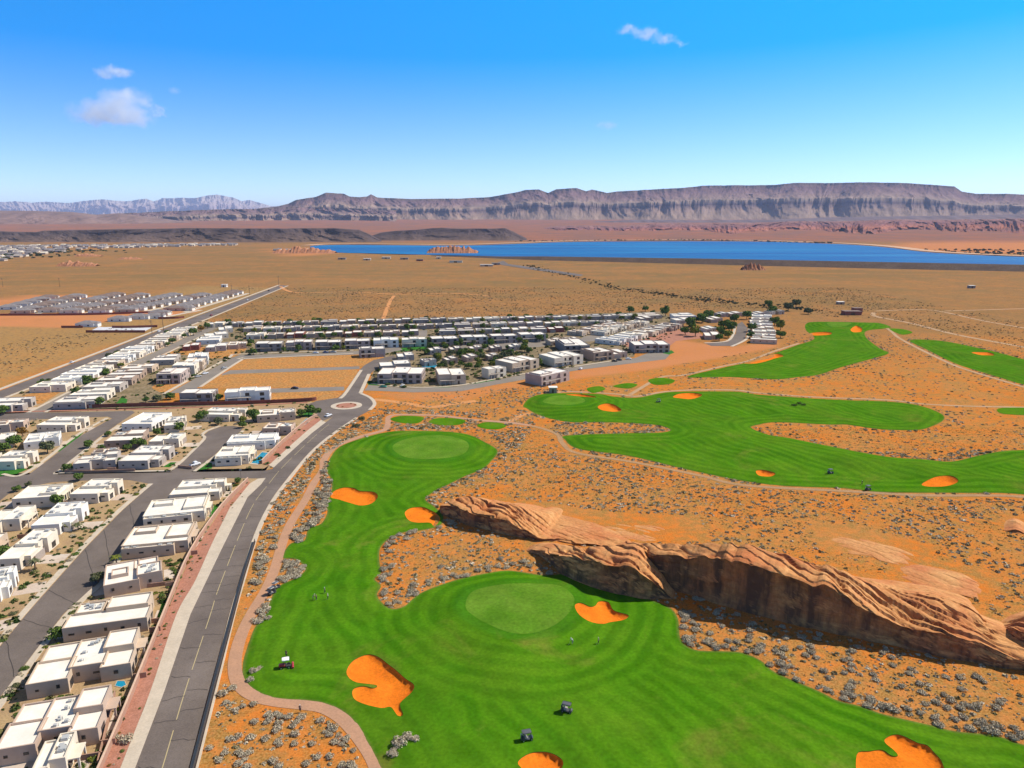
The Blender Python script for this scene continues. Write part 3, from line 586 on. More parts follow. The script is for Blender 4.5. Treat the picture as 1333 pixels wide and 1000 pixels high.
mesam = strata('mesa strata', [(0, (.20, .13, .10)), (.25, (.285, .20, .145)), (.42, (.26, .175, .135)), (.52, (.12, .08, .08)), (.60, (.31, .225, .165)), (.70, (.235, .155, .13)), (.82, (.19, .115, .11)), (.9, (.165, .10, .098)), (1.0, (.15, .105, .08))])
SKY = [(300,278),(340,272),(372,268),(384,265),(394,260),(420,256),(432,251),(455,252),(462,256),(474,257),(484,256),(489,253),(497,257),(540,259),(600,258.5),(640,256),(672,250),(683,247),(700,246.5),(712,251),(722,246.5),(748,245),(760,249),(767,246.5),(786,251),(800,249),(840,247),(880,245),(906,242),(1000,240),(1020,238),(1090,237.5),(1160,238.5),(1222,242),(1232,249),(1250,252),(1290,252),(1333,254),(1420,256)]
hill('mesa', SKY, 291.5, 8800, 1500, CL, mesam, 'long cliff-sided mesa across the right horizon', 'mesa', gully=.42, freq=70, cols=1500, seed=3, base_sink=40)
hill('mesa', [(90,284),(140,280),(180,277.5),(240,275),(300,272.5),(340,272),(400,269),(460,271),(520,274)], 291, 8300, 1100, CL, mesam, 'lower layered foothills left of the mesa', 'foothills', gully=.9, freq=80, cols=700, seed=23, base_sink=40)
zion = strata('far peaks', [(0, (.30, .25, .24)), (.5, (.36, .27, .25)), (.75, (.42, .33, .29)), (1.0, (.40, .36, .33))])
hill('mountains', [(-260,270),(-120,266),(0,266),(14,263.5),(40,262),(60,263.5),(80,262),(104,264),(132,261),(150,259.5),(166,262),(184,261),(206,258.5),(214,262),(226,257.5),(246,257),(268,258.5),(284,255.5),(296,254),(314,257),(326,262),(336,260.5),(348,264),(360,268),(400,272)], 284, 30000, 4500, CL, zion, 'distant pale blue jagged mountains on the left', 'mountains', gully=1.0, freq=140, cols=900, seed=41, base_sink=200)
rolls = strata('rolling hills', [(0, (.29, .165, .12)), (.5, (.25, .155, .12)), (1.0, (.22, .145, .12))])
RO = [(0, 0), (.2, .18), (.45, .55), (.7, .86), (.9, .98), (1.2, 1.0), (2.0, .8)]
hill('hills', [(-300,282),(-150,276),(0,273.5),(60,274),(110,275.5),(140,279),(170,277),(200,281),(250,288),(300,292)], 300, 6500, 1500, RO, rolls, 'smooth brown rolling hills at the left edge', 'hills', gully=.22, freq=30, cols=400, seed=51)
darkm = strata('dark lava mesa', [(0, (.19, .12, .085)), (.45, (.13, .088, .07)), (.85, (.085, .062, .06)), (1.0, (.10, .07, .062))])
LM = [(0, 0), (.2, .10), (.45, .40), (.7, .76), (.78, .95), (.8, 1.0), (1.5, 1.0), (2.4, .9)]
hill('lava_mesa', [(-300,302),(0,301.5),(60,303),(70,301),(140,299.5),(260,297.5),(380,298),(440,297.5),(472,300),(485,306),(500,314),(510,318)], 318.5, 3050, 260, LM, darkm, 'long dark flat-topped lava mesa left of the lake', 'mesa', gully=.5, freq=45, cols=700, seed=61, base_sink=6)
hill('lava_mesa', [(462,318),(480,310),(500,303.5),(518,301),(545,299.5),(566,297.5),(578,297),(590,298),(640,298),(658,297.5),(668,302),(684,311),(694,316)], 318, 3250, 240, LM, darkm, 'short dark flat-topped hill behind the lake', 'mesa', gully=.35, freq=45, cols=300, seed=67, base_sink=6)
redm = strata('red hills', [(0, (.30, .145, .10)), (.35, (.33, .125, .07)), (.5, (.22, .10, .075)), (.62, (.34, .13, .075)), (.8, (.21, .095, .085)), (1.0, (.25, .13, .10))])
hill('hills', [(640,312),(668,302),(700,297),(740,294),(800,294.5),(850,291),(900,291.5),(960,290.5),(1020,288),(1100,288),(1150,285.5),(1200,286),(1333,284),(1450,284)], 312, 4300, 1500, RO, redm, 'low red rocky hills beyond the lake', 'hills', gully=.8, freq=90, cols=900, seed=71, base_sink=20)
hill('hills', [(700,291),(760,289),(830,286),(900,287),(1000,286),(1060,283),(1160,281.5),(1260,280),(1333,278),(1450,277)], 292, 7200, 900, RO, strata('grey bench', [(0, (.20, .14, .12)), (1, (.15, .11, .11))]), 'low grey bench at the foot of the mesa', 'hills', gully=.3, freq=40, cols=500, seed=77, base_sink=20)
# ------------------------------------------------------------------ houses
def stucco(name, c):
    m, t = mat(name, c, .92, .1)
    n = t.ramp(t.noise(.35, detail=4), [(.3, .9), (.7, 1.06)]); t.color(t.mix(1.0, c, t.mix(1.0, n, t.ramp(t.noise(6, detail=2), [(.3, .94), (.7, 1.04)]), 'MULTIPLY'), 'MULTIPLY'))
    return m
WALL = {k: stucco(k + ' stucco', c) for k, c in dict(tan=(.54, .415, .30), cream=(.71, .62, .485), white=(.76, .73, .66), grey=(.42, .365, .315), brown=(.37, .27, .205), rosy=(.50, .37, .28), red=(.27, .10, .075), sage=(.56, .55, .46), slate=(.27, .235, .215), mauve=(.41, .325, .285)).items()}
roofm, t = mat('white roof membrane', (.8, .79, .76), .7, .2)
c = t.mix(t.ramp(t.noise(.25, detail=5, rough=.65), [(.3, 0.), (.75, 1.)]), (.82, .78, .71), (.70, .63, .53)); t.color(t.mix(t.ramp(t.noise(1.4, detail=3), [(.64, 0.), (.74, .35)]), c, (.52, .44, .36)))
greyroof = mottled('grey shingle roof', (.20, .18, .18), (.27, .24, .235), .4, .9, .15, 1.5, .2)
brownroof = mottled('brown shingle roof', (.20, .145, .12), (.24, .175, .15), .4, .9, .15, 1.5, .2)
glass, t = mat('dark window glass', (.025, .03, .035), .08, .6)
framem, t = mat('bronze window frame', (.07, .055, .045), .5)
doorm, t = mat('brown door', (.12, .07, .045), .6)
garm, t = mat('garage door', (.36, .30, .25), .6); w_ = t.n('TexWave', {'bands_direction': 'Z'}, Vector=t.obj(), Scale=1.0); t.color(t.mix(t.ramp(w_.outputs[0], [(.04, .0), (.1, 1.)]), (.20, .165, .135), (.37, .31, .26)))
metalm, t = mat('dark metal', (.06, .055, .05), .5, .4)
acm, t = mat('rooftop unit', (.42, .42, .40), .5, .4)
FOOT = []                                       # footprints, kept free of plants
SINGLE = {
 'u': [(0, -.14, .40, .50, 3.7), (.36, .12, .72, .97, 4.0), (.02, .46, .38, 1.0, 3.5), (.685, .0, 1, .50, 3.6), (.66, .46, .985, 1.02, 4.7)],
 'l': [(0, 0, 1, .52, 3.8), (.06, .49, .40, .9, 4.05), (.44, .47, .96, .96, 4.5), (.12, .86, .50, 1.06, 3.3)],
 'b': [(0, .10, 1, 1, 3.9), (.02, 0, .80, .16, 3.5), (.10, .62, .42, .88, 4.4), (.62, .3, .97, .93, 4.25)],
 's': [(0, 0, .78, .48, 3.8), (.08, .44, .88, 1, 4.35), (.70, .12, 1, .46, 3.3), (.80, .58, 1.04, .90, 4.7)],
 'p': [(0, .0, .60, 1, 3.7), (.56, .08, 1, .60, 4.4), (.50, .55, .94, 1.02, 3.4), (.12, .3, .42, .62, 4.2)],
 'd': [(0, 0, 1, 1, 4.0), (.52, .2, .9, .75, 4.5)],
 'w': [(0, 0, .5, .92, 3.6), (.46, .12, 1, 1, 4.2)],
 't': [(0, 0, 1, 1, 6.4), (.08, .2, .5, .9, 6.9), (.62, -.09, .97, .5, 6.0)],
 'tt': [(0, 0, .34, .95, 6.3), (.31, .08, .68, 1, 6.7), (.66, 0, 1, .96, 6.4)],
 'tb': [(0, 0, .48, 1, 6.5), (.46, -.06, 1, .95, 6.2)],
}
def house_meshes(ty, W, D, wc, detail, street, seed):
    rr = random.Random(seed); bl = []
    for k, (a, b, c_, d, h) in enumerate(SINGLE[ty]):
        e = .015 * k + .01
        bl.append((a * W + e, b * D + e, c_ * W - e, d * D - e, h + .037 * k))
    two = bl[0][4] > 5
    wb = MB(); rb = MB(); pw = .28; dp = .38
    for a, b, c_, d, h in bl:
        o = [(a, b), (c_, b), (c_, d), (a, d)]; i = [(a + pw, b + pw), (c_ - pw, b + pw), (c_ - pw, d - pw), (a + pw, d - pw)]
        v = [(*q, -.3) for q in o] + [(*q, h) for q in o] + [(*q, h) for q in i] + [(*q, h - dp - .1) for q in i]; f = []
        for k in range(4):
            j = (k + 1) % 4; f += [(k, j, 4 + j, 4 + k), (4 + k, 4 + j, 8 + j, 8 + k), (8 + k, 8 + j, 12 + j, 12 + k)]
        wb.add(v, f)
        rb.add([(*q, h - dp) for q in i], [(0, 1, 2, 3)])
    parts = [('walls', wb.mesh('walls', WALL[wc]), None), ('roof', rb.mesh('roof', roofm), None)]
    def free(x, y, k):
        return not any(A <= x <= C and B <= y <= D_ for n, (A, B, C, D_, _) in enumerate(bl) if n != k)
    def panel(name, k, side, s, z, w, h, m, out=.05, sub=None):
        A, B, C, D_, _ = bl[k]; mb = MB()
        def bx(o0, o1, w2, z0, z1, M):
            if side == 'F': M.box(A + s - w2, B - o1, z0, A + s + w2, B - o0, z1)
            elif side == 'R': M.box(C + o0, B + s - w2, z0, C + o1, B + s + w2, z1)
            elif side == 'L': M.box(A - o1, B + s - w2, z0, A - o0, B + s + w2, z1)
            else: M.box(A + s - w2, D_ + o0, z0, A + s + w2, D_ + o1, z1)
        bx(-.05, out, w / 2, z, z + h, mb); sm_ = None
        if sub: 
            sb = MB(); bx(out - .02, out + .012, w / 2 - .09, z + .09, z + h - .09, sb); sm_ = (sub[0], sb.mesh(sub[0], sub[1]))
        parts.append((name, mb.mesh(name, m), sm_))
    nw = 0; gar = False
    for k, (A, B, C, D_, h) in enumerate(bl):
        for side in 'FRLB':
            L = (C - A) if side in 'FB' else (D_ - B)
            if L < 3: continue
            n = max(1, int(L / (3.2 if detail > 1 else 4.6)))
            for i in range(n):
                s = L * (i + .5) / n
                px_, py_ = {'F': (A + s, B - .6), 'R': (C + .6, B + s), 'L': (A - .6, B + s), 'B': (A + s, D_ + .6)}[side]
                if not free(px_, py_, k): continue
                if side == 'B' and (i % 2 or detail < 2): continue
                if detail < 2 and side == 'L' and street != 'L': continue
                if side == street and not gar and L > 5.4 and (free(px_ + (1.6 if side in 'FB' else 0), py_ + (0 if side in 'FB' else 1.6), k)) and i == n // 2:
                    panel('garage_door', k, side, s, .0, min(4.9, L / n * 1.5) if n > 1 else 4.9, 2.45, garm, .06); gar = True; continue
                for lev in ((0, 3.1) if two and h > 5 else (0,)):
                    q = rr.random()
                    if side == street and q < .25 and lev == 0: panel('door', k, side, s, 0, 1.15, 2.3, doorm, .06)
                    elif side in 'RLB' or two: panel('window', k, side, s, lev + .35, min(2.3, L / n * .7), 1.9, framem, .05, ('pane', glass) if detail > 0 else None)
                    else: panel('window', k, side, s, lev + 1.6, rr.choice((.7, .9, 1.3)), rr.choice((.5, .6, .9)), framem, .05, ('pane', glass) if detail > 0 else None)
                    nw += 1
    if detail > 0:
        A, B, C, D_, h = bl[1 if len(bl) > 1 else 0]
        for i in range(6 if detail > 1 else 2):
            x = rr.uniform(A + 1, C - 1); y = rr.uniform(B + 1, D_ - 1); q = rr.uniform(.2, .6)
            mb = MB(); mb.box(x - q, y - q, h - dp - .02, x + q, y + q, h - dp + rr.uniform(.3, .7)); mb.tube((x + q + .3, y, h - dp - .02), (x + q + .3, y, h - dp + .5), .08, .08, 6)
            parts.append(('roof_vent', mb.mesh('roof_vent', acm), None))
    if detail > 1 and not two:                   # shaded patio on the garden side
        sd_ = 'R' if street == 'L' else 'L'; A, B, C, D_, h = bl[-1]; mb = MB(); y0, y1 = B + .12 * (D_ - B), D_ - .3 * (D_ - B)
        x0, x1 = (C - .02, C + 2.0) if sd_ == 'R' else (A - 2.0, A + .02)
        mb.box(x0, y0, 2.75, x1, y1, 3.0); xp = x1 - .3 if sd_ == 'R' else x0 + .3; sub = []
        for yy in (y0 + .3, y1 - .3): pm = MB(); pm.box(xp - .18, yy - .18, -.2, xp + .18, yy + .18, 2.745); sub.append(('post', pm.mesh('post', WALL[wc])))
        parts.append(('patio_roof', mb.mesh('patio_roof', WALL[wc]), sub))
    if two and detail > 0:                       # balcony and posts on the front
        mb = MB(); A, B, C, D_, h = bl[-1]; y = min(b[1] for b in bl); x0, x1 = .04 * W, .58 * W
        mb.box(x0, y - 1.7, 2.85, x1, y + .2, 3.1)
        for xx in np.linspace(x0 + .2, x1 - .2, 4): mb.box(xx - .14, y - 1.6, -.2, xx + .14, y - 1.32, 2.84)
        rl = MB(); rl.box(x0, y - 1.68, 4.0, x1, y - 1.62, 4.08)
        for xx in np.arange(x0 + .1, x1, .35): rl.box(xx - .02, y - 1.67, 3.11, xx + .02, y - 1.63, 3.99)
        parts.append(('balcony', mb.mesh('balcony', WALL['grey' if wc not in ('grey', 'slate', 'brown') else wc]), ('railing', rl.mesh('railing', metalm))))
    return parts, max(b[4] for b in bl)
HCACHE = {}
HOUSES = []
def house(x, y, rz, W, D, ty, wc, label, group, detail=1, street='R', short=None, name=None):
    two = SINGLE[ty][0][4] > 5
    if detail < 2: W = round(W); D = round(D)
    key = (ty, W, D, wc, detail, street)
    if key not in HCACHE: HCACHE[key] = house_meshes(ty, W, D, wc, detail, street, len(HCACHE))
    parts, h = HCACHE[key]
    r = empty(name or ('two_storey_house' if two else 'flat_roofed_house'), (x, y, float(Hg(x, y))), rz)
    tag(r, label, 'house', group)
    for n, me, sub in parts:
        o = link(n, me, r)
        for q in ([sub] if isinstance(sub, tuple) else sub or []): link(q[0], q[1], o)
    c, s = math.cos(rz), math.sin(rz)
    FOOT.append([(x + a * c - b * s, y + a * s + b * c) for a, b in ((-.8, -.16 * D - .8), (W + .8, -.16 * D - .8), (W + .8, D + .8), (-.8, D + .8))])
    HOUSES.append((r, x, y, rz, W, D, short or 'the ' + label, street))
    return r
def hpx(FL, FR, BK, ty, wc, label, detail=2, street='L', group='flat-roofed houses near the main road', short=None, rz=None, hz=None):
    z = hz or (6.4 if SINGLE[ty][0][4] > 5 else 3.9)
    a = P(*FL, z); b = P(*FR, z); k = P(*BK, z); d = b - a; W = d.xy.length
    ang = math.atan2(d.y, d.x) if rz is None else rz
    D = abs(-(k.x - a.x) * math.sin(ang) + (k.y - a.y) * math.cos(ang))
    return house(a.x, a.y, ang, W, D, ty, wc, label, group, detail, street, short)
ORD = 'first second third fourth fifth sixth seventh eighth ninth tenth eleventh twelfth thirteenth fourteenth fifteenth sixteenth seventeenth eighteenth nineteenth twentieth twenty-first twenty-second twenty-third twenty-fourth twenty-fifth twenty-sixth'.split()
# --- between the worn street and the main road (street on their left side)
A_ = 'houses between the worn street and the main road'
NEAR = [((40,1001),(83,993),(60,960),'w','cream','cream house cut by the bottom edge of the view'),
 ((-4,968),(127,946),(149,896),'u','rosy','rosy stucco house with projecting wing at the bottom corner'),
 ((36,884),(170,862),(188,820),'u','tan','tan house with courtyard and tiny turquoise pool'),
 ((80,818),(191,803),(203,771),'l','tan','long tan house beside a bright lawn strip'),
 ((134,762),(211,747),(228,718),'p','rosy','rosy house with walled patio and brown yard'),
 ((155,714),(243,706),(253,679),'b','tan','broad white-roofed house with a dark shaded flank'),
 ((184,675),(265,667),(275,644),'b','cream','cream house beside a square green lawn'),
 ((220,644),(284,640),(300,623),'s','cream','cream corner house at the side street and main road')]
for FL, FR, BK, ty, wc, l in NEAR: hpx(FL, FR, BK, ty, wc, l, 2, 'L', A_)
B_ = 'houses on the outer side of the worn street'
for FL, FR, BK, ty, wc, l in [((90,643),(137,642),(166,624),'s','cream','cream corner house facing the pink gravel corner'), ((40,684),(87,681),(128,653),'s','white','white house with a double garage and paved drive'),
 ((-6,728),(34,726),(80,689),'s','cream','cream house with stepped front and two pale drives'), ((-34,772),(8,765),(38,735),'s','white','white house at the edge behind palm-like plants'), ((-70,828),(-22,815),(10,775),'s','tan','tan house mostly cut by the edge of the view')]:
    hpx(FL, FR, BK, ty, wc, l, 2, 'R', B_)
C_ = 'houses backing onto the worn street row'
for FL, FR, BK, ty, wc, l in [((15,650),(76,646),(97,629),'d','cream','broad cream house with a large round shrub at its corner'), ((-24,682),(22,679),(54,658),'w','cream','low cream house below the large round shrub'), ((-70,724),(-20,720),(10,694),'w','tan','tan house cut by the edge below the low cream house')]:
    hpx(FL, FR, BK, ty, wc, l, 2, 'L', C_)
D_ = 'houses between the left street and the cul-de-sac'
for FL, FR, BK, ty, wc, l, st in [((158,552),(197,552),(219,537),'d','white','big plain white-roofed house under the red wall','L'), ((135,574),(181,572),(196,559),'l','brown','brown-walled house below the big plain white roof','L'), ((118,590),(153,587),(168,580),'p','brown','brown-fronted house third below the red wall','L'), ((96,602),(150,598),(152,589),'u','grey','grey corner house with a dark covered patio','L'),
 ((213,554),(238,552),(256,541),'s','cream','cream house with stepped roofs above the olive tree','R'), ((193,574),(231,573),(242,564),'w','cream','cream house beside the tan bush and olive tree','R'), ((153,600),(203,599),(222,580),'s','grey','grey house with a black car on its drive','R')]:
    hpx(FL, FR, BK, ty, wc, l, 2, st, D_)
E_ = 'houses around the cul-de-sac'
for FL, FR, BK, ty, wc, l, st in [((278,596),(322,594),(338,579),'b','cream','cream house with a long blue swimming pool','L'), ((294,577),(357,574),(368,563),'b','white','white house above the house with the pool','L'), ((341,557),(378,557),(385,549),'p','rosy','rosy house at the head of the main road strip','L'), ((334,541),(384,538),(373,530),'p','tan','tan house with long sunlit wall below the red wall','L'), ((258,539),(309,540),(320,532),'s','cream','cream house at the rounded street end','F')]:
    hpx(FL, FR, BK, ty, wc, l, 2, st, E_)
F_ = 'houses left of the climbing street'
for FL, FR, BK, ty, wc, l in [((47,553),(95,553),(113,543),'s','cream','cream house at the top of the climbing street'), ((30,576),(76,571),(87,559),'p','white','pale house with several roof levels and a lawn strip'), ((-14,601),(27,600),(48,587),'s','cream','cream house above the curved lawn corner')]:
    hpx(FL, FR, BK, ty, wc, l, 2, 'R', F_)
for FL, FR, BK, ty, wc, l in [((-14,554),(30,551),(44,543),'p','rosy','salmon walled house next to orange trees'), ((-24,577),(13,573),(20,563),'w','cream','cream house behind the round green tree'), ((-60,606),(-20,604),(5,590),'w','cream','cream house almost out of view at the edge')]:
    hpx(FL, FR, BK, ty, wc, l, 1, 'L', F_)
for FL, FR, BK, ty, wc, l in [((-30,529),(26,527),(52,517),'s','grey','grey house beside the bare lot at the street mouth'), ((-70,524),(-36,523),(-10,514),'s','cream','cream house just outside the bare lot')]:
    hpx(FL, FR, BK, ty, wc, l, 1, 'R', F_)
# --- rows running away from the viewer
def column(name, p0, p1, n, W, fill, types, cols, group, detail=1, street='R', z=3.9, skip=(), lab='{c} flat-roofed house, {o} from the red wall in the {r}', shortf='the {o} house of the {r}', jit=.08):
    a = P(*p0, z); b = P(*p1, z); d = (b - a).xy; L = d.length; sp = L / max(n - 1, 1); rz = math.atan2(d.y, d.x) - math.pi / 2; rr = random.Random(sum(map(ord, name))); k = 0
    for i in range(n):
        if i in skip: continue
        q = a.lerp(b, i / max(n - 1, 1)); w = W * (1 + rr.uniform(-jit, jit)); D = sp * fill * (1 + rr.uniform(-.06, .04)); c = rr.choice(cols); s = rr.uniform(-1.2, .4)
        house(q.x - (w + s) * math.cos(rz), q.y - (w + s) * math.sin(rz), rz, w, D, rr.choice(types), c, lab.format(c=c, o=ORD[k], r=name), group, detail, street, shortf.format(o=ORD[k], r=name)); k += 1
column('narrow row beside the straight road', (82,502.5), (251,428.5), 14, 19, .86, 'slpb', ['cream', 'tan', 'cream', 'white'], 'narrow row of houses beside the straight road')
column('row facing the narrow row', (120,523), (196,479), 6, 20, .82, 'slpb', ['cream', 'grey', 'tan', 'brown'], 'houses facing the narrow row', street='L')
for FL, FR, BK, ty, wc, l, st in [((195,469),(226,468),(238,461),'l','grey','grey long house behind the tall pale town houses','R'), ((237,451),(259,450),(262,446),'w','red','dark red walled house beside the orange patch','L'), ((255,443),(285,442),(297,437),'l','white','white roofed house above the dark red one','L'), ((267,452),(293,451),(300,446),'w','grey','grey house next to the dark red one','L'), ((267,437),(297,435),(302,431),'w','cream','cream house second above the dark red one','L'), ((285,429),(303,428),(306,424),'w','cream','cream house third above the dark red one','L'), ((296,449),(320,448),(326,443),'p','tan','tan house at the left end of the terrace','F')]:
    hpx(FL, FR, BK, ty, wc, l, 1, st, 'houses behind the empty orange lots')
for FL, FR, BK, ty, wc, l, st in [((203,487),(235,486),(250,478),'t','mauve','tall mauve-sided house with bare lot in front','R'), ((224,476),(254,475),(262,470),'tb','cream','tall cream house second up the grey street','R'), ((239,471),(264,470),(272,465),'tb','tan','tall tan house third up the grey street','R'), ((244,465),(270,463.5),(278,458),'tt','white','tall white house fourth up the grey street','R'),
  ((233,512),(277,511),(288,505),'tb','slate','two-storey slate house behind the red wall','F'), ((292,511),(350,508),(354,503),'tt','white','two-storey white house with railed balcony behind the red wall','F'),
  ((468,455),(501,453.5),(506,450),'t','grey','grey two-storey house at the corner of the orange lot','F'), ((491,486.5),(549,486.5),(552,478),'tt','mauve','wide mauve two-storey house on the curving street','F'), ((495,476),(536,474),(540,468),'w','grey','low grey house behind the wide mauve one','L'), ((518,464),(540,463),(546,458),'w','grey','small grey house two behind the wide mauve one','L'),
  ((571,488),(607,486.5),(600,478),'tb','tan','plain tan two-storey house on the curving street','F'), ((636,481),(659,477.5),(621,479.5),'tb','cream','cream two-storey house with dark shaded side','F'), ((667,473),(702,467),(690,460),'tt','tan','tan two-storey house set back behind shrubs','F'), ((705,490),(741,482),(687,485),'t','mauve','lone two-storey house below the curving street','F'),
  ((722,466.5),(760,462),(750,455),'tt','cream','cream two-storey house with dark balconies and pale drives','F'), ((735,450),(768,449),(768,440),'t','slate','slate two-storey house behind the pale drives','F'), ((773,459),(798,456.5),(796,450),'t','brown','brown two-storey house by the parked cars','F'), ((799,460.5),(818,459),(818,453),'w','rosy','small rosy house by the rounded street end','F'), ((826,449),(872,448.5),(868,443),'tt','mauve','mauve two-storey block above the rounded street end','F')]:
    hpx(FL, FR, BK, ty, wc, l, 1, st, 'two-storey houses round the empty lots', hz=(6.4 if ty[0] == 't' else 3.9))
def row(name, p0, p1, n, fill, D, types, cols, group, detail=0, street='F', z=3.9, skip=(), lab='{c} house, {o} from the straight road in the {r}', shortf='the {o} house of the {r}'):
    a = P(*p0, z); b = P(*p1, z); d = (b - a).xy; sp = d.length / n; rz = math.atan2(d.y, d.x); rr = random.Random(sum(map(ord, name))); k = 0
    for i in range(n):
        if i in skip: continue
        q = a.lerp(b, i / n); c = rr.choice(cols); dd = D * (1 + rr.uniform(-.1, .1)); o = rr.uniform(-1.5, 1.5)
        house(q.x - o * math.sin(rz), q.y + o * math.cos(rz), rz, sp * fill, dd, rr.choice(types), c, lab.format(c=c, o=ORD[k], r=name), group, detail, street, shortf.format(o=ORD[k], r=name)); k += 1
MIX = ['brown', 'tan', 'brown', 'grey', 'mauve', 'rosy', 'slate', 'cream']
row('row at the edge of the plain', (267,421.5), (830,410.5), 24, .90, 13, 'lbpw', MIX, 'houses at the edge of the plain')
row('second row from the plain', (316,427.5), (802,418.5), 20, .90, 13, 'lbpw', MIX + ['slate'], 'second row of houses from the plain')
row('third row from the plain', (320,436), (738,427.5), 17, .90, 14, 'lbpw', MIX + ['red'], 'third row of houses from the plain', skip=(9,))
row('terrace behind the grey street', (332,447.5), (560,441), 6, .86, 13, ['tt', 'tb'], ['mauve', 'white', 'grey', 'slate', 'cream'], 'terrace of two-storey houses behind the grey street', 1, z=6.4, skip=())
row('dark terrace behind the palms', (562,441), (716,434.5), 4, .88, 13, ['tt', 'tb'], ['slate', 'grey', 'mauve', 'grey'], 'dark terrace behind the garden trees', 1, z=6.4)
row('garden row among the trees', (560,456), (690,450), 5, .58, 12, 'wp', ['grey', 'rosy', 'tan', 'brown'], 'garden houses among the trees', 1)
row('lower garden row', (552,470), (662,461), 4, .55, 11, 'wp', ['brown', 'grey', 'rosy'], 'lower garden houses among the trees', 1)
row('upper row by the slanting street', (716,444), (760,441), 2, .8, 14, 'lb', ['tan', 'cream'], 'houses by the slanting street', 1)
column('row above the slanting street', (786,432), (838,420), 6, 16, .72, 'slpb', ['tan', 'cream', 'brown'], 'row above the slanting street', lab='{c} flat-roofed house, {o} up the {r}')
column('second row above the slanting street', (757,432.5), (800,422.5), 4, 15, .72, 'slpb', ['tan', 'cream', 'rosy'], 'second row above the slanting street', lab='{c} flat-roofed house, {o} up the {r}')
column('row below the slanting street', (804,444), (884,423.5), 7, 22, .68, 'slpb', ['tan', 'cream', 'white', 'brown'], 'row below the slanting street', street='L', lab='{c} flat-roofed house, {o} up the {r}')
for FL, FR, BK, ty, wc, l in [((831,411),(862,410),(862,407),'l','tan','tan house at the far corner of the back row'), ((834,414.5),(851,414),(852,411),'w','brown','brown house below the far corner house'), ((878,411.5),(907,411),(907,407.5),'l','white','long white-roofed building beside the big tree'), ((880,416.5),(904,416),(904,413),'w','cream','cream building below the long white roof'), ((918,436.5),(938,437),(936,432),'w','rosy','rosy house in front of the tree clump'), ((920,428),(934,427.5),(934,424),'w','cream','cream house half hidden in the tree clump'),
  ((926,415.5),(942,415),(942,411),'w','rosy','rosy house behind the tree clump'), ((938,408.5),(950,408),(950,405.5),'w','grey','grey house at the back of the tree-lined street'), ((951,408),(968,407.5),(968,405),'w','tan','tan house at the back of the tree-lined street'), ((970,407.5),(982,407),(982,405),'w','cream','cream house behind the cul-de-sac end'), ((984,408),(998,407.5),(998,405),'w','grey','grey house behind the cul-de-sac end')]:
    hpx(FL, FR, BK, ty, wc, l, 0, 'F', 'houses round the tree-lined cul-de-sac')
column('row along the dark cul-de-sac', (1011,442.5), (1004,412), 8, 20, .66, 'slpb', ['white', 'cream', 'tan'], 'row along the dark cul-de-sac', street='L', lab='{c} flat-roofed house, {o} up the {r}')
row('scattered far row near the scrub', (1002,405.5), (1026,404.5), 2, .7, 12, 'w', ['grey', 'cream'], 'houses near the scrub', lab='{c} house, {o} from the cul-de-sac in the {r}')
# --- the far estate of hipped roofs
HIP = {}
def hip_house(x, y, rz, roofmat, wc, label, group, W=17., D=13., name='hip_roofed_house'):
    key = (roofmat.name, wc, W, D)
    if key not in HIP:
        wb = MB(); wb.box(0, 0, -.3, W, D, 3.5); wb.box(W - .02, D * .1, -.3, W + 3.2, D * .55, 3.35)
        rb = MB(); e = .4; h = 2.3
        rb.add([(-e, -e, 3.45), (W + e, -e, 3.45), (W + e, D + e, 3.45), (-e, D + e, 3.45), (D * .5, D / 2, 3.45 + h), (W - D * .5, D / 2, 3.45 + h)], [(0, 1, 5, 4), (1, 2, 5), (2, 3, 4, 5), (3, 0, 4), (3, 2, 1, 0)])
        rb.add([(W * .7, D * .1 - e, 3.4), (W + 3.2 + e, D * .1 - e, 3.4), (W + 3.2 + e, D * .55 + e, 3.4), (W * .7, D * .55 + e, 3.4), (W * .7, D * .325, 4.9), (W + 1.4, D * .325, 4.9)], [(0, 1, 5, 4), (1, 2, 5), (2, 3, 4, 5), (3, 0, 4), (3, 2, 1, 0)])
        g_ = MB(); g_.box(W + 3.15, D * .15, 0, W + 3.26, D * .5, 2.3); wi = []
        for q in (.7, .88): m_ = MB(); m_.box(W - .05, D * q - .8, .9, W + .06, D * q + .8, 2.3); wi.append(m_.mesh('window', glass))
        for q in (.25, .7): m_ = MB(); m_.box(W * q - .8, -.06, .9, W * q + .8, .05, 2.2); wi.append(m_.mesh('window', glass))
        HIP[key] = [('walls', wb.mesh('walls', WALL[wc])), ('roof', rb.mesh('roof', roofmat)), ('garage_door', g_.mesh('garage_door', WALL['white']))] + [('window', q) for q in wi]
    r = tag(empty(name, (x, y, float(Hg(x, y))), rz), label, 'house', group)
    for n, me in HIP[key]: link(n, me, r)
    c, s = math.cos(rz), math.sin(rz); FOOT.append([(x + a * c - b * s, y + a * s + b * c) for a, b in ((-1, -1), (W + 4, -1), (W + 4, D + 1), (-1, D + 1))])
    return r
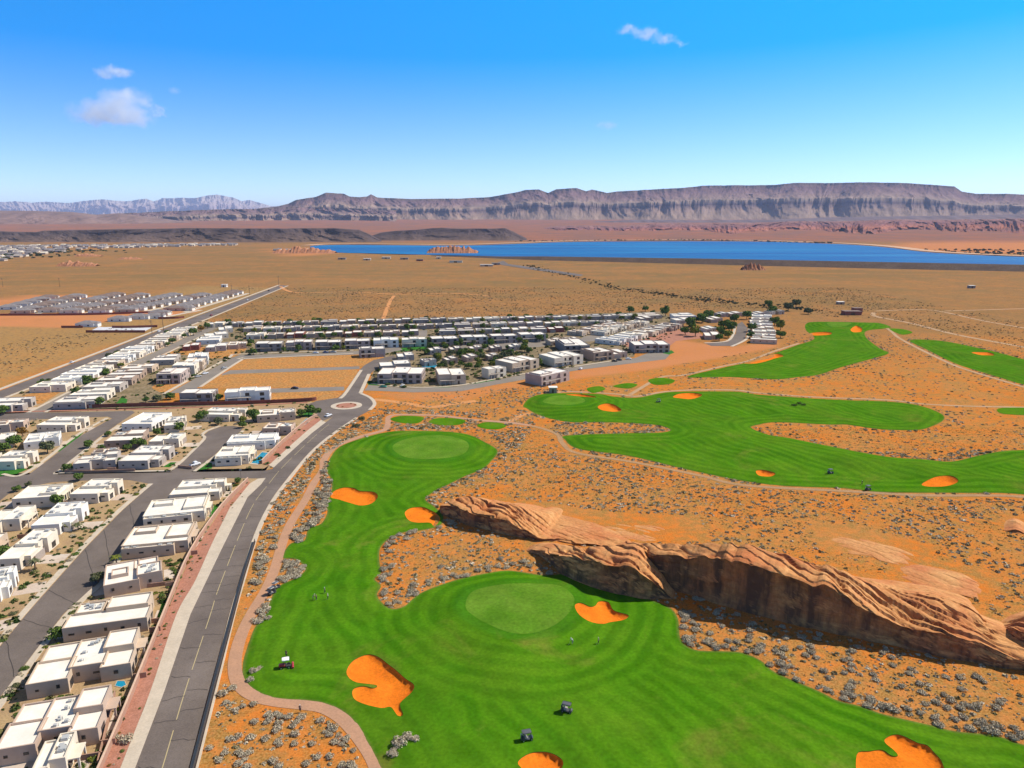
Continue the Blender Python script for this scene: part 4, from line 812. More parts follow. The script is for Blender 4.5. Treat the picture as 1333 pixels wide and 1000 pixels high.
def hipcol(name, p0, p1, n, flip=0, W=20.):
    a = P(*p0); b = P(*p1); d = (b - a).xy; rz = math.atan2(d.y, d.x) - math.pi / 2; rr = random.Random(sum(map(ord, name))); e_ = d.normalized(); o_ = Vector((e_.y, -e_.x)) * 8.5
    strip('street', [tuple(a.xy + o_ - e_ * 12), tuple((a.xy + b.xy) / 2 + o_), tuple(b.xy + o_ + e_ * 10)], -3.4, 3.4, .12, conc, 'pale street along the ' + name, 'street')
    for i in range(n):
        q = a.lerp(b, i / max(1, n - 1)); rm = rr.choice([greyroof, greyroof, brownroof]); wc = rr.choice(['tan', 'cream', 'rosy', 'white'])
        col = 'grey' if rm is greyroof else 'brown'
        w = W
        hip_house(q.x - w * math.cos(rz), q.y - w * math.sin(rz), rz, rm, wc, f'{col} hip-roofed {wc} house, {ORD[i]} from the field in the {name}', 'hip-roofed houses of the far estate', w, 13.)
hipcol('outermost estate column', (22,403), (72,389.5), 5)
hipcol('second estate column', (40,408), (108,388), 8)
hipcol('third estate column', (74,407), (158,386), 11)
hipcol('fourth estate column', (102,408), (190,387), 11)
hipcol('fifth estate column', (138,408), (232,387), 11)
hipcol('sixth estate column', (172,407), (270,387), 11)
hipcol('estate column beside the road', (236,405), (312,383), 11)
hipcol('short estate column by the poles', (214,411), (246,405), 2)
for u, v, l in ((98, 426, 'lone grey-roofed house in the orange field'), (140, 419, 'grey-roofed house at the head of the walled yard'), (166, 416, 'grey-roofed house second along the walled yard'), (186, 415, 'grey-roofed house third along the walled yard')):
    q = P(u, v); hip_house(q.x, q.y, .0, greyroof, 'white', l, 'houses near the walled yard', 18., 13.)
# ------------------------------------------------------------------ sandstone ridges
rockm, t = mat('sandstone', rough=.93, spec=.08)
p = t.pos()
st = t.noise(1.0, vec=t.n('Mapping', Vector=p, Rotation=(.35, .28, .5), Scale=(.10, .10, 1.5)).outputs[0], detail=5, rough=.6, dist=.6)
c = t.mix(t.ramp(st, [(.35, 0.), (.65, 1.)]), (.50, .21, .072), (.63, .325, .128))
c = t.mix(t.ramp(t.noise(.09, detail=5), [(.45, 0.), (.66, .75)]), c, (.50, .16, .06))
c = t.mix(1.0, c, t.ramp(t.noise(1.1, detail=5, rough=.65), [(.28, .68), (.7, 1.1)]), 'MULTIPLY')
t.color(c)
nz = t.n('SeparateXYZ', Vector=t.n('NewGeometry').outputs['Normal']).outputs[2]      # shade painted into the steep walls as streaky dark brown
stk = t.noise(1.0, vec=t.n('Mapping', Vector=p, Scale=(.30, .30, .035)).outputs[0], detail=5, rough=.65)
wall_shade = t.math('MULTIPLY', t.ramp(nz, [(.25, 1.), (.58, 0.)]), t.ramp(stk, [(.32, .20), (.58, .92)]))
c = t.mix(wall_shade, c, (.085, .046, .032)); t.color(c)
t.bump(t.mix(.5, st, t.noise(1.6, detail=4)), .5, .4)
ROCKS = []
def rock(base_px, hs, cs, bs, label, name='sandstone_ridge', cat='rock ridge', step=.6, over=1.0, seed=0, rough=1.0):
    b = np.array(PX(base_px)); s0 = np.r_[0, np.cumsum(np.linalg.norm(np.diff(b, axis=0), axis=1))]; L = s0[-1]
    n = int(L / step) + 2; s = np.linspace(0, L, n)
    B = np.array(crv([tuple(q) for q in b], False, 12)); sB = np.r_[0, np.cumsum(np.linalg.norm(np.diff(B, axis=0), axis=1))] * L / np.linalg.norm(np.diff(B, axis=0), axis=1).sum()
    X = np.interp(s, sB, B[:, 0]); Y = np.interp(s, sB, B[:, 1])
    d = np.c_[np.gradient(X), np.gradient(Y)]; k = max(3, int(6 / step)) | 1
    d = np.c_[np.convolve(np.pad(d[:, 0], k // 2, 'edge'), np.ones(k) / k, 'valid'), np.convolve(np.pad(d[:, 1], k // 2, 'edge'), np.ones(k) / k, 'valid')]; d /= np.linalg.norm(d, axis=1)[:, None]
    nr = np.c_[-d[:, 1], d[:, 0]]; nr *= np.sign(nr[:, 1:2].mean())
    h = np.interp(s, s0, hs); cw = np.interp(s, s0, cs); bw = np.interp(s, s0, bs)
    h = h * (1 + rough * .30 * (fbm(s / 14, s * 0 + seed, seed, 4) - .5) + rough * .06 * (np.abs(fbm(s / 4.2, s * 0 + 5, seed + 1, 3) - .5) * 2 - .4))
    en = np.clip(np.minimum(s, L - s) / 5, .06, 1)
    # front face, lip, broken top, long dip slope; (front offset, share of top width, share of back width, height)
    key = [(-2.6, 0, 0, -.10), (-2.0, 0, 0, .05), (-1.4, 0, 0, .24), (-1.0, 0, 0, .46), (-.8, 0, 0, .66), (-1.1, 0, 0, .83), (-1.3, 0, 0, .90), (-.8, .02, 0, .935), (0, .16, 0, .955), (0, .45, 0, .965), (0, .75, 0, .99), (0, 1, 0, 1.0), (0, 1, .10, .93), (0, 1, .3, .70), (0, 1, .55, .40), (0, 1, .8, .14), (0, 1, 1.0, -.12)]
    kk = np.linspace(0, len(key) - 1, 96); ka = np.array(key); rows = []
    for q in kk:
        o, ct, bt, zt = (np.interp(q, np.arange(len(key)), ka[:, i]) for i in range(4))
        tt = o * over * np.clip(h / 6, .3, 1.5) + ct * cw + bt * bw
        up = np.clip(zt, 0, 1)
        face = np.exp(-((q - 3.5) / 2.6) ** 2); top = np.exp(-((q - 9) / 3.0) ** 2)
        lip = 3.0 * (np.abs(fbm(s / 8.5 + 9, s * 0 + up * 1.2, seed + 2, 5) - .5) * 2.4 - .5) * rough * en * (face * .7 + np.exp(-((q - 6.5) / 2.0) ** 2) * .9)
        groove = (np.abs(fbm((s * .45 + tt * .9) / 5.0, (s - tt) / 26, seed + 4, 3) - .5) * 2)
        dz = top * (-1.5 * (1 - groove) ** 7) * np.clip(h / 6, .2, 1.2) * rough
        dz = dz + (.55 * (fbm(s / 6, s * 0 + tt / 6, seed + 7, 4) - .5)) * np.clip(up * 2, 0, 1) * np.clip(h / 5, .25, 1.2) * rough
        dz = dz - bt * (1 - bt) * 1.6 * (1 - groove) ** 2 * np.clip(h / 5, .3, 1)
        q_ = (s * .30 + tt * .95) / 3.1 + 2.0 * fbm(s / 16, tt / 9 + s * 0, seed + 13, 3); saw = q_ - np.floor(q_)
        dz = dz - .70 * (saw ** 2.6) * np.clip(cw / 9, .35, 1.2) * np.clip(h / 6, .22, 1.1) * np.clip(up * 3 - 1.9, 0, 1) * rough * (.5 + vnoise(s / 6, tt / 4 + s * 0, seed + 15))
        tt = tt + lip + face * .6 * (fbm(s / 2.6, s * 0 + q * .8, seed + 8, 3) - .5)
        z = h * zt * en + dz * en - .5
        x_ = X + nr[:, 0] * tt; y_ = Y + nr[:, 1] * tt
        rows.append(np.c_[x_, y_, z + Hg(x_, y_)])
    m_ = len(rows); V = np.concatenate(rows); ix = np.arange(m_ * n).reshape(m_, n)
    F = np.stack([ix[:-1, :-1], ix[1:, :-1], ix[1:, 1:], ix[:-1, 1:]], -1).reshape(-1, 4)
    if nr[:, 0].mean() * d[:, 1].mean() - nr[:, 1].mean() * d[:, 0].mean() < 0: F = F[:, ::-1]
    ROCKS.append([tuple(rows[0][i, :2]) for i in range(0, n, 4)] + [tuple(rows[-1][i, :2]) for i in range(n - 1, -1, -4)])
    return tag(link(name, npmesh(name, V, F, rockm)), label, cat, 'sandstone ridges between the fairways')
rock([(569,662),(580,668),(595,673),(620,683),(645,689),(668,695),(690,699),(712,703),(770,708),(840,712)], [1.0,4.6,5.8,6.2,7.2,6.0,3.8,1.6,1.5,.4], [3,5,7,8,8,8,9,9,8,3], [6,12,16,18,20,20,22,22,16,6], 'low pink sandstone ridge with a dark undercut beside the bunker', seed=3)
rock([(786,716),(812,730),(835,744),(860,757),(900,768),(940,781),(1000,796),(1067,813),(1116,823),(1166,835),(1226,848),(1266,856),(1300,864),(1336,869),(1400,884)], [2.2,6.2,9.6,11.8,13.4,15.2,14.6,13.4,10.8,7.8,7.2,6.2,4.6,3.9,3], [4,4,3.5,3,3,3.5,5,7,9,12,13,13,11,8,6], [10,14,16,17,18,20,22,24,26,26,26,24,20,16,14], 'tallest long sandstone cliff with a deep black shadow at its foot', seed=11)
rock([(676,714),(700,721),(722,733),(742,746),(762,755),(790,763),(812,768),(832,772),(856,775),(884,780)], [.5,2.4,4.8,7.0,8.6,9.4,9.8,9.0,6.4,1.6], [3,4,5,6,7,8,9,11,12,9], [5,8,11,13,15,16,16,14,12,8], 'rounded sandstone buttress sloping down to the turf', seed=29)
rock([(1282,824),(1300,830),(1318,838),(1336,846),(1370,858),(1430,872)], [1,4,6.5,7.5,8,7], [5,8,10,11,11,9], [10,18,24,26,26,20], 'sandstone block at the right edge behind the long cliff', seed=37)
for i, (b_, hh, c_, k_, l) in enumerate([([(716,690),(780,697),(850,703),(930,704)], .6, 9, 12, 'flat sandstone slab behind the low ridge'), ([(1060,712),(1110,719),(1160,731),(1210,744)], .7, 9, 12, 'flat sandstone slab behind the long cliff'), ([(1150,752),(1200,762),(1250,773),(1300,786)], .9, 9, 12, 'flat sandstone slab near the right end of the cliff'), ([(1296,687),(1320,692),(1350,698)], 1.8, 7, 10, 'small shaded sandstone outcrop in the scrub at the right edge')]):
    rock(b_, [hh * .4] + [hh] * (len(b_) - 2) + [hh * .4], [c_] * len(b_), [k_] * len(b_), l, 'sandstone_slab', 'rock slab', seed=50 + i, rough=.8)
def redrock(name, u0, u1, v, h, label, seed, w=30):
    us = np.linspace(u0, u1, 90); pts = [P(u, v) for u in us]; X = np.array([q.x for q in pts]); Y = np.array([q.y for q in pts]); rows = []
    prof = np.sin(np.pi * np.linspace(0.02, .98, 90)) ** .5 * (.55 + .9 * np.abs(fbm(us / (u1 - u0) * 11, us * 0, seed, 4) - .5) * 2)
    for k in np.linspace(0, 1, 16):
        zz = min(1, k * 2.4) if k < .6 else max(0, 1 - (k - .6) / .4)
        rows.append(np.c_[X, Y + k * w + 5 * (fbm(us / 2, us * 0 + k * 3, seed + 1, 3) - .5), Hg(X, Y) - 1 + (1 + h * prof) * zz * (1 + .5 * (fbm(us / (u1 - u0) * 25, us * 0 + k * 4, seed + 2, 3) - .5))])
    V = np.concatenate(rows); ix = np.arange(16 * 90).reshape(16, 90); F = np.stack([ix[:-1, :-1], ix[:-1, 1:], ix[1:, 1:], ix[1:, :-1]], -1).reshape(-1, 4)
    return tag(link(name, npmesh(name, V, F, redm2)), label, 'rock outcrop', 'red rocks on the plain')
redm2 = mottled('red rock', (.40, .17, .085), (.46, .215, .115), .08, .95, .05, .5, .45)
redrock('rock_outcrop', 70, 122, 347, 12, 'orange rock outcrop on the left plain', 1)
redrock('rock_outcrop', 94, 128, 334, 8, 'smaller orange rock outcrop behind the first', 2)
redrock('rock_outcrop', 150, 182, 338, 5, 'low orange rock hump on the left plain', 3)
redrock('rock_outcrop', 555, 622, 330, 24, 'red rock island standing in the lake', 4, 60)
redrock('rock_outcrop', 352, 434, 330, 17, 'pale red rock point at the lake end', 5, 60)
q = P(984, 351); rows = []
o = redrock('rubble_pile', 968, 998, 352, 14, 'pale rubble mound at the foot of the dam', 6, 24)
# ------------------------------------------------------------------ plants
def leafmat(name, a, b, c):
    m, t = mat(name, rough=1.0, spec=0.0); k = t.attr('tone')
    t.color(t.ramp(k, [(0, a), (.5, b), (1, c)])); return m
sage = leafmat('sage foliage', (.23, .19, .12), (.44, .37, .26), (.62, .54, .40))
scrub = leafmat('scrub foliage', (.14, .12, .045), (.38, .315, .20), (.62, .53, .39))
greenleaf = leafmat('green foliage', (.042, .075, .017), (.10, .155, .034), (.17, .225, .055))
yellowleaf = leafmat('yellow green foliage', (.09, .11, .02), (.17, .19, .03), (.28, .27, .06))
oliveleaf = leafmat('olive foliage', (.06, .07, .035), (.12, .13, .06), (.19, .19, .10))
rustleaf = leafmat('rust foliage', (.16, .08, .02), (.28, .15, .035), (.36, .22, .06))
barkm = mottled('bark', (.12, .085, .06), (.17, .12, .085), 2, .95, .05, 6, .3)
def leaves(n, lobes, size, seed, flat=0.0):
    r = np.random.default_rng(seed); V = []; T = []
    lobes = np.array(lobes, float); w = lobes[:, 3] ** 2; pick = r.choice(len(lobes), n, p=w / w.sum())
    d = r.normal(size=(n, 3)); d[:, 2] = np.abs(d[:, 2]) * .9 - .25 * r.random(n); d /= np.linalg.norm(d, axis=1)[:, None]
    rad = lobes[pick, 3] * (1 - .5 * r.random(n) ** 2.2)
    c = lobes[pick, :3] + d * rad[:, None] * np.array([1, 1, lobes[0, 4]])
    nd = d + r.normal(size=(n, 3)) * .55; nd /= np.linalg.norm(nd, axis=1)[:, None]
    u = np.cross(nd, r.normal(size=(n, 3))); u /= np.linalg.norm(u, axis=1)[:, None]; v = np.cross(nd, u)
    s = size * (.6 + .8 * r.random(n))[:, None]
    V = np.stack([c - u * s - v * s * .7, c + u * s * .8 - v * s, c + u * s + v * s * .8, c - u * s * .7 + v * s], 1).reshape(-1, 3)
    V[:, 2] = np.maximum(V[:, 2], .02)
    tone = np.repeat(np.clip(r.normal(.5, .22, n) , 0, 1), 4)
    return V, np.arange(4 * n).reshape(n, 4), tone
def lobeset(k, R_, h, sq, seed, base):
    r = random.Random(seed); out = []
    for i in range(k):
        a = r.random() * 6.28; q = R_ * .62 * math.sqrt(r.random()); s = R_ * r.uniform(.38, .58)
        out.append((q * math.cos(a), q * math.sin(a), base + h * r.uniform(.1, 1) * (1 - .5 * q / R_), s, sq))
    return out
def dup(src, loc, rz, sc, label=None, group=None):
    r = src.copy(); COL.objects.link(r); r.location = loc; r.rotation_euler = (0, 0, rz); r.scale = (sc,) * 3 if not hasattr(sc, '__len__') else sc
    for ch in src.children:
        c_ = ch.copy(); COL.objects.link(c_); c_.parent = r
    if label: r['label'] = label
    if group: r['group'] = group
    return r
BUSHME = {}
for nm, mt in (('sage', sage), ('green', greenleaf), ('yellow', yellowleaf), ('olive', oliveleaf), ('rust', rustleaf)):
    BUSHME[nm] = []
    for k in range(4):
        V, F, T = leaves(520, lobeset(9, 1.0, .30, .75, 100 + k + len(nm) * 7, .16), .075, k + 40)
        BUSHME[nm].append(npmesh(nm + ' bush', V, F, mt, attrs={'tone': T}))
def bush(kind, x, y, z, s, label, group, name='desert_shrub', cat='shrub'):
    me = random.choice(BUSHME[kind]); o = bpy.data.objects.new(name, me); COL.objects.link(o)
    o.location = (x, y, z); o.rotation_euler = (0, 0, random.random() * 6.28); o.scale = (s * random.uniform(.9, 1.15), s * random.uniform(.9, 1.15), s * random.uniform(.75, 1.0))
    return tag(o, label, cat, group)
TREEME = {}
for nm, mt in (('green', greenleaf), ('olive', oliveleaf), ('yellow', yellowleaf), ('rust', rustleaf)):
    TREEME[nm] = []
    for k in range(3):
        r = random.Random(k + 9); lo = lobeset(13, 1.0, 1.15, .95, 300 + k, .45)
        V, F, T = leaves(760, lo, .10, k + 70); cm = npmesh('crown', V, F, mt, attrs={'tone': T})
        mb = MB(); mb.tube((0, 0, -.1), (.03, .02, .75), .085, .055)
        for q in lo[:5]: mb.tube((.02, .02, .55), (q[0] * .8, q[1] * .8, q[2]), .045, .015, 6)
        TREEME[nm].append((cm, mb.mesh('trunk', barkm)))
TREES = []
def tree(kind, x, y, s, label, group, sz=1.0, name='round_tree'):
    cm, tm = random.choice(TREEME[kind]); r = empty(name, (x, y, float(Hg(x, y))), random.random() * 6.28); r.scale = (s, s, s * sz)
    tag(r, label, 'tree', group); link('crown', cm, r); link('trunk', tm, r); TREES.append((x, y, s)); return r
def palm(x, y, h, label, group):
    r = empty('palm_tree', (x, y, 0), random.random() * 6); tag(r, label, 'palm tree', group); mb = MB(); mb.tube((0, 0, -.1), (.1, .05, h), .22, .15); mb.build('trunk', barkm, r)
    V = []; F = []; T = []
    for k in range(22):
        a = k * 2.4; el = random.uniform(.1, 1.1); L = random.uniform(1.7, 2.3); prev = None
        for j in range(6):
            f = j / 5; rr = L * f * math.cos(el * (1 - f * .6)); z = h + L * f * math.sin(el) - 1.5 * f * f; w = .26 * (1 - f) + .02 + .12 * f * (1 - f) * 4
            cx, cy = .1 + rr * math.cos(a), .05 + rr * math.sin(a); V += [(cx - w * math.sin(a), cy + w * math.cos(a), z - .08), (cx + w * math.sin(a), cy - w * math.cos(a), z - .08)]; T += [random.random()] * 2
            if j: n_ = len(V); F.append((n_ - 4, n_ - 3, n_ - 1, n_ - 2))
    link('crown', npmesh('crown', V, F, yellowleaf if random.random() < .4 else oliveleaf, attrs={'tone': T}), r); return r
# --- desert scrub
def pathdist(x, y):
    d = np.full(np.shape(x), 1e9)
    for pl in PATHS: d = np.minimum(d, segdist(x, y, pl, False))
    return d
PATHS = [np.array(crv(PX(q), False, 4)) for q in ([(497,1012),(470,963),(440,932),(395,918),(332,907),(306,875),(307,852),(328,798),(358,740),(378,682),(408,630),(422,598),(468,569),(500,560),(505,552),(510,541),(580,542),(660,550),(706,558),(732,577),(751,590),(820,601),(910,619),(970,632),(1100,639.5),(1200,645),(1333,647)], [(640,549),(700,521),(745,510),(800,513),(862,510.5),(956,508),(1060,517),(1156,521),(1262,529),(1333,530.5)], [(820,514),(860,491.5),(938,477.5),(1006,458),(1040,447)], [(1154,427),(1170,440),(1238,474),(1333,504)], [(1138,407),(1140,412),(1186,421),(1246,436),(1333,452)])]
rg = np.random.default_rng(5)
def scatter(n, x0, x1, y0, y1): return rg.uniform(x0, x1, n), rg.uniform(y0, y1, n)
REGION = PX([(250,1060),(340,700),(352,660),(405,592),(432,566),(462,546),(486,534),(494,522),(560,512),(640,506),(700,500),(790,491),(880,475),(960,464),(1014,452),(1022,415),(1060,412),(1140,414),(1333,455),(1700,520),(2200,700),(1700,1100)])
def allowed(x, y, turf=.4):
    ok = inpoly(x, y, REGION) & (turf_d(x, y) < -turf) & (pathdist(x, y) > 2.2)
    for q in ROCKS: ok &= sdist(x, y, q, 5) < .3
    for q in TEES: ok &= sdist(x, y, q, 5) < -.8
    return ok
def collect(n, x0, x1, y0, y1, f):
    x, y = scatter(n, x0, x1, y0, y1); ok = allowed(x, y); x, y = x[ok], y[ok]; ok = rg.random(len(x)) < f(x, y); return np.c_[x[ok], y[ok]]
def thin(p, size, k=.50):                         # drop plants that crowd each other
    keep = []; grid = {}
    for i, (x, y) in enumerate(p):
        c_ = (int(x // 3), int(y // 3)); hit = False
        for a in (-1, 0, 1):
            for b in (-1, 0, 1):
                for j in grid.get((c_[0] + a, c_[1] + b), ()):
                    if (p[j][0] - x) ** 2 + (p[j][1] - y) ** 2 < (k * (size[i] + size[j])) ** 2: hit = True; break
        if not hit: grid.setdefault(c_, []).append(i); keep.append(i)
    return np.array(keep)
def dens(x, y):
    clump = sstep((fbm(x / 14, y / 14, 21, 3) - .32) / .3)
    td = -turf_d(x, y); fr = np.exp(-(np.maximum(td - 1.2, 0) / 3.2) ** 2)
    road = inpoly(x, y, ROADSIDE)
    isl = inpoly(x, y, ISLET) * 1.0 + 2.5 * inpoly(x, y, BANDP)
    return np.clip(.30 + .55 * clump + .75 * fr + .45 * road + .2 * isl, 0, 1)
ROADSIDE = PX([(330,760),(336,690),(352,660),(405,592),(432,566),(462,546),(500,540),(512,552),(470,572),(430,590),(430,640),(420,670),(400,740),(350,790),(320,840),(312,890),(340,912),(300,905)])
BANDP = PX([(486,532),(600,536),(690,546),(700,556),(668,588),(652,576),(634,562),(600,560),(508,558),(504,548)])
ISLET = PX([(490,690),(560,690),(600,755),(480,800)])
pn = collect(52000, -110, 320, 60, 300, dens); pf = collect(34000, -80, 640, 300, 640, lambda x, y: np.clip(dens(x, y) * (.62 + .5 * sstep((turf_d(x, y) + 14) / 8)), 0, 1))
SP = collect(2600, 20, 130, 290, 380, lambda x, y: inpoly(x, y, PX([(684,545),(740,548),(800,549),(850,551),(876,559),(860,564),(800,565),(736,568),(690,552)])) * 1.0)
def fill(poly, k):
    a = np.array(poly); w = np.ptp(a, axis=0); return collect(int(w[0] * w[1] * k), a[:, 0].min(), a[:, 0].max(), a[:, 1].min(), a[:, 1].max(), lambda x, y: inpoly(x, y, poly) * (.35 + .65 * sstep((fbm(x / 9, y / 9, 51, 3) - .33) / .2)))
pts = np.r_[pn, pf, SP, fill(BANDP, .55), fill(ROADSIDE, .5), fill(PX([(640,505),(760,508),(700,520),(676,530),(690,546),(640,542),(560,534),(500,530),(500,523),(620,524)]), .3)]; td = -turf_d(pts[:, 0], pts[:, 1])
size = .28 + .72 * rg.random(len(pts)) ** 2.2 + .46 * np.exp(-(np.maximum(td - 1, 0) / 5) ** 2) * rg.random(len(pts))
size = size * np.where(inpoly(pts[:, 0], pts[:, 1], ROADSIDE) | inpoly(pts[:, 0], pts[:, 1], BANDP), 1.3, 1.0)
order = np.argsort(-size); pts, size, td = pts[order], size[order], td[order]
kp = thin(pts, size); pts, size, td = pts[kp], size[kp], td[kp]
dpt = np.hypot(pts[:, 0], pts[:, 1]); u_ = 666.5 + pts[:, 0] / (pts[:, 1] * COSP + 100 * SINP) * FPX
inview = (u_ > -5) & (u_ < 1338) & ((pts[:, 1] * SINP - 100 * COSP) / (pts[:, 1] * COSP + 100 * SINP) > -.548)
score = size / dpt * inview; top = np.argsort(-score)[:290]; solo = np.zeros(len(pts), bool); solo[top] = True
def zone(x, y):
    if inpoly(x, y, ROADSIDE): return 'grey sagebrush in the strip between the main road and the cart path'
    if x < P(480, 950).x and y < P(480, 880).y: return 'grey sagebrush on the orange sand between road and curving path'
    if inpoly(x, y, PX([(480,680),(575,680),(710,705),(745,750),(594,758),(500,800)])): return 'grey sagebrush on the desert patch inside the fairway'
    if x > P(860, 800).x and y < P(1333, 885).y + 30: return 'grey sagebrush on the slope between the cliff foot and the turf'
    return 'grey sagebrush scattered on the orange desert behind the ridge'
for i in np.where(solo)[0]:
    x, y = pts[i]; zl = zone(np.array(x), np.array(y)); bush('sage', x, y, 0.0, size[i] * 1.12, zl, zl.replace('grey sagebrush', 'sagebrush'), 'sagebrush', 'sagebrush')
rest = np.where(~solo)[0]
def dome(seed, n=30):                             # a small bush of leaf clumps
    V, F, T = leaves(n, lobeset(4, 1.0, .25, .7, seed, .12), .26, seed)
    return V, F
def mass(name, P2, S, mtl, label, leafn=30, seed=0, hgt=.8, z=None):
    r = np.random.default_rng(seed); tm = [dome(seed + k, leafn) for k in range(8)]; nv = len(tm[0][0]); N = len(P2)
    pick = r.integers(0, 8, N); A = r.random(N) * 6.283; base = np.stack([q[0] for q in tm])[pick]; F0 = tm[0][1]
    ca, sa = np.cos(A)[:, None], np.sin(A)[:, None]; sx = (S * r.uniform(.85, 1.2, N))[:, None]
    X = (base[:, :, 0] * ca - base[:, :, 1] * sa) * sx + P2[:, 0:1]; Y = (base[:, :, 0] * sa + base[:, :, 1] * ca) * sx + P2[:, 1:2]
    z0 = Hg(P2[:, 0], P2[:, 1]) if z is None else z
    Z = base[:, :, 2] * (S * hgt * r.uniform(.8, 1.25, N))[:, None] + z0[:, None] - .04
    V = np.stack([X, Y, Z], -1).reshape(-1, 3); F = (F0[None] + (np.arange(N) * nv)[:, None, None]).reshape(-1, 4)
    tone = np.clip(r.normal(.5, .25, N), 0, 1)[:, None] + np.repeat(r.uniform(-.22, .22, (N, nv // 4)), 4, axis=1)
    return tag(link(name, npmesh(name, V, F, mtl, attrs={'tone': np.clip(tone, 0, 1).ravel()})), label, 'scrub', kind='stuff')
mass('desert_scrub', pts[rest], size[rest], scrub, 'grey and tan desert scrub covering the orange sand', seed=3, hgt=.66)
# small dry tufts between the shrubs
tf = collect(100000, -110, 340, 60, 340, lambda x, y: .35 + .5 * (fbm(x / 9, y / 9, 31, 2) > .5)); mass('dry_tufts', tf, .16 + .30 * rg.random(len(tf)), leafmat('dry tufts', (.13, .095, .03), (.25, .17, .06), (.37, .28, .13)), 'small dry tufts dotting the orange sand', seed=9, hgt=.6, leafn=9)
# plants of the nearer plain: left field, edge of the plain, right scrub
x, y = scatter(34000, -420, 520, 430, 1100); ok = ~inpoly(x, y, REGION) & (turf_d(x, y) < -3)
for q in FOOT: ok &= ~((np.abs(x - q[0][0]) < 40) & (np.abs(y - q[0][1]) < 40))
TOWN = PX([(-300,560),(0,520),(290,425),(420,419),(860,405),(1020,402),(1022,450),(880,475),(740,498),(484,540)])
ok &= ~inpoly(x, y, TOWN) & ~((x < -295) & inpoly(x, y, PX([(-300,430),(0,408),(20,402),(110,385),(330,380),(370,370),(0,515),(-300,600)])) & (y > P(60, 426).y)) & (segdist(x, y, PX([(0,514),(370,372)]), False) > 14)
ok &= rg.random(len(x)) < .2 + .8 * sstep((fbm(x / 30, y / 30, 41, 3) - .35) / .3); pl = np.c_[x[ok], y[ok]]
mass('plain_scrub', pl, .5 + .7 * rg.random(len(pl)) ** 2, leafmat('plain scrub', (.12, .085, .04), (.21, .155, .085), (.30, .23, .14)), 'low scrub speckling the plain beyond the houses', seed=13, leafn=16)
# far wash: a thread of trees and bushes crossing the plain
wash = crv(PX([(690,346),(720,355),(770,367),(810,376),(870,384),(930,392),(1000,398),(1060,404)]), False, 8); wp = np.array(wash)
k = rg.integers(0, len(wp), 420); wpt = wp[k] + rg.normal(0, 9, (420, 2)); mass('wash_scrub', wpt, .9 + 1.5 * rg.random(420) ** 2, leafmat('wash scrub', (.05, .055, .025), (.10, .10, .05), (.15, .14, .08)), 'dark bushes along the dry wash crossing the plain', seed=17, hgt=1.1)
mb = MB(); sl = np.array(PX([(0,842),(36,798),(110,715),(160,664),(200,629)])); sr = np.array(PX([(0,908),(82,800),(126,760),(160,715),(232,633)]))
for f in (-.12, .05, .2, .33, .5, .62, .8):
    i_ = max(0, min(3, int(f * 4))); g_ = f * 4 - i_; A = sl[i_] + (sl[i_ + 1] - sl[i_]) * g_; B = sr[i_] + (sr[i_ + 1] - sr[i_]) * g_; d = np.array([-(B - A)[1], (B - A)[0]]); d = d / np.linalg.norm(d)
    w_ = [A + (B - A) * q + d * random.uniform(-.18, .18) for q in np.linspace(.02, .97, 7)]
    for p0, p1 in zip(w_[:-1], w_[1:]): mb.add([(*(p0 - d * .09), .074), (*(p1 - d * .09), .074), (*(p1 + d * .09), .074), (*(p0 + d * .09), .074)], [(0, 1, 2, 3)])
tag(mb.build('tar_seam', cracks), 'dark tar seams across the worn street', 'road seam', kind='structure')
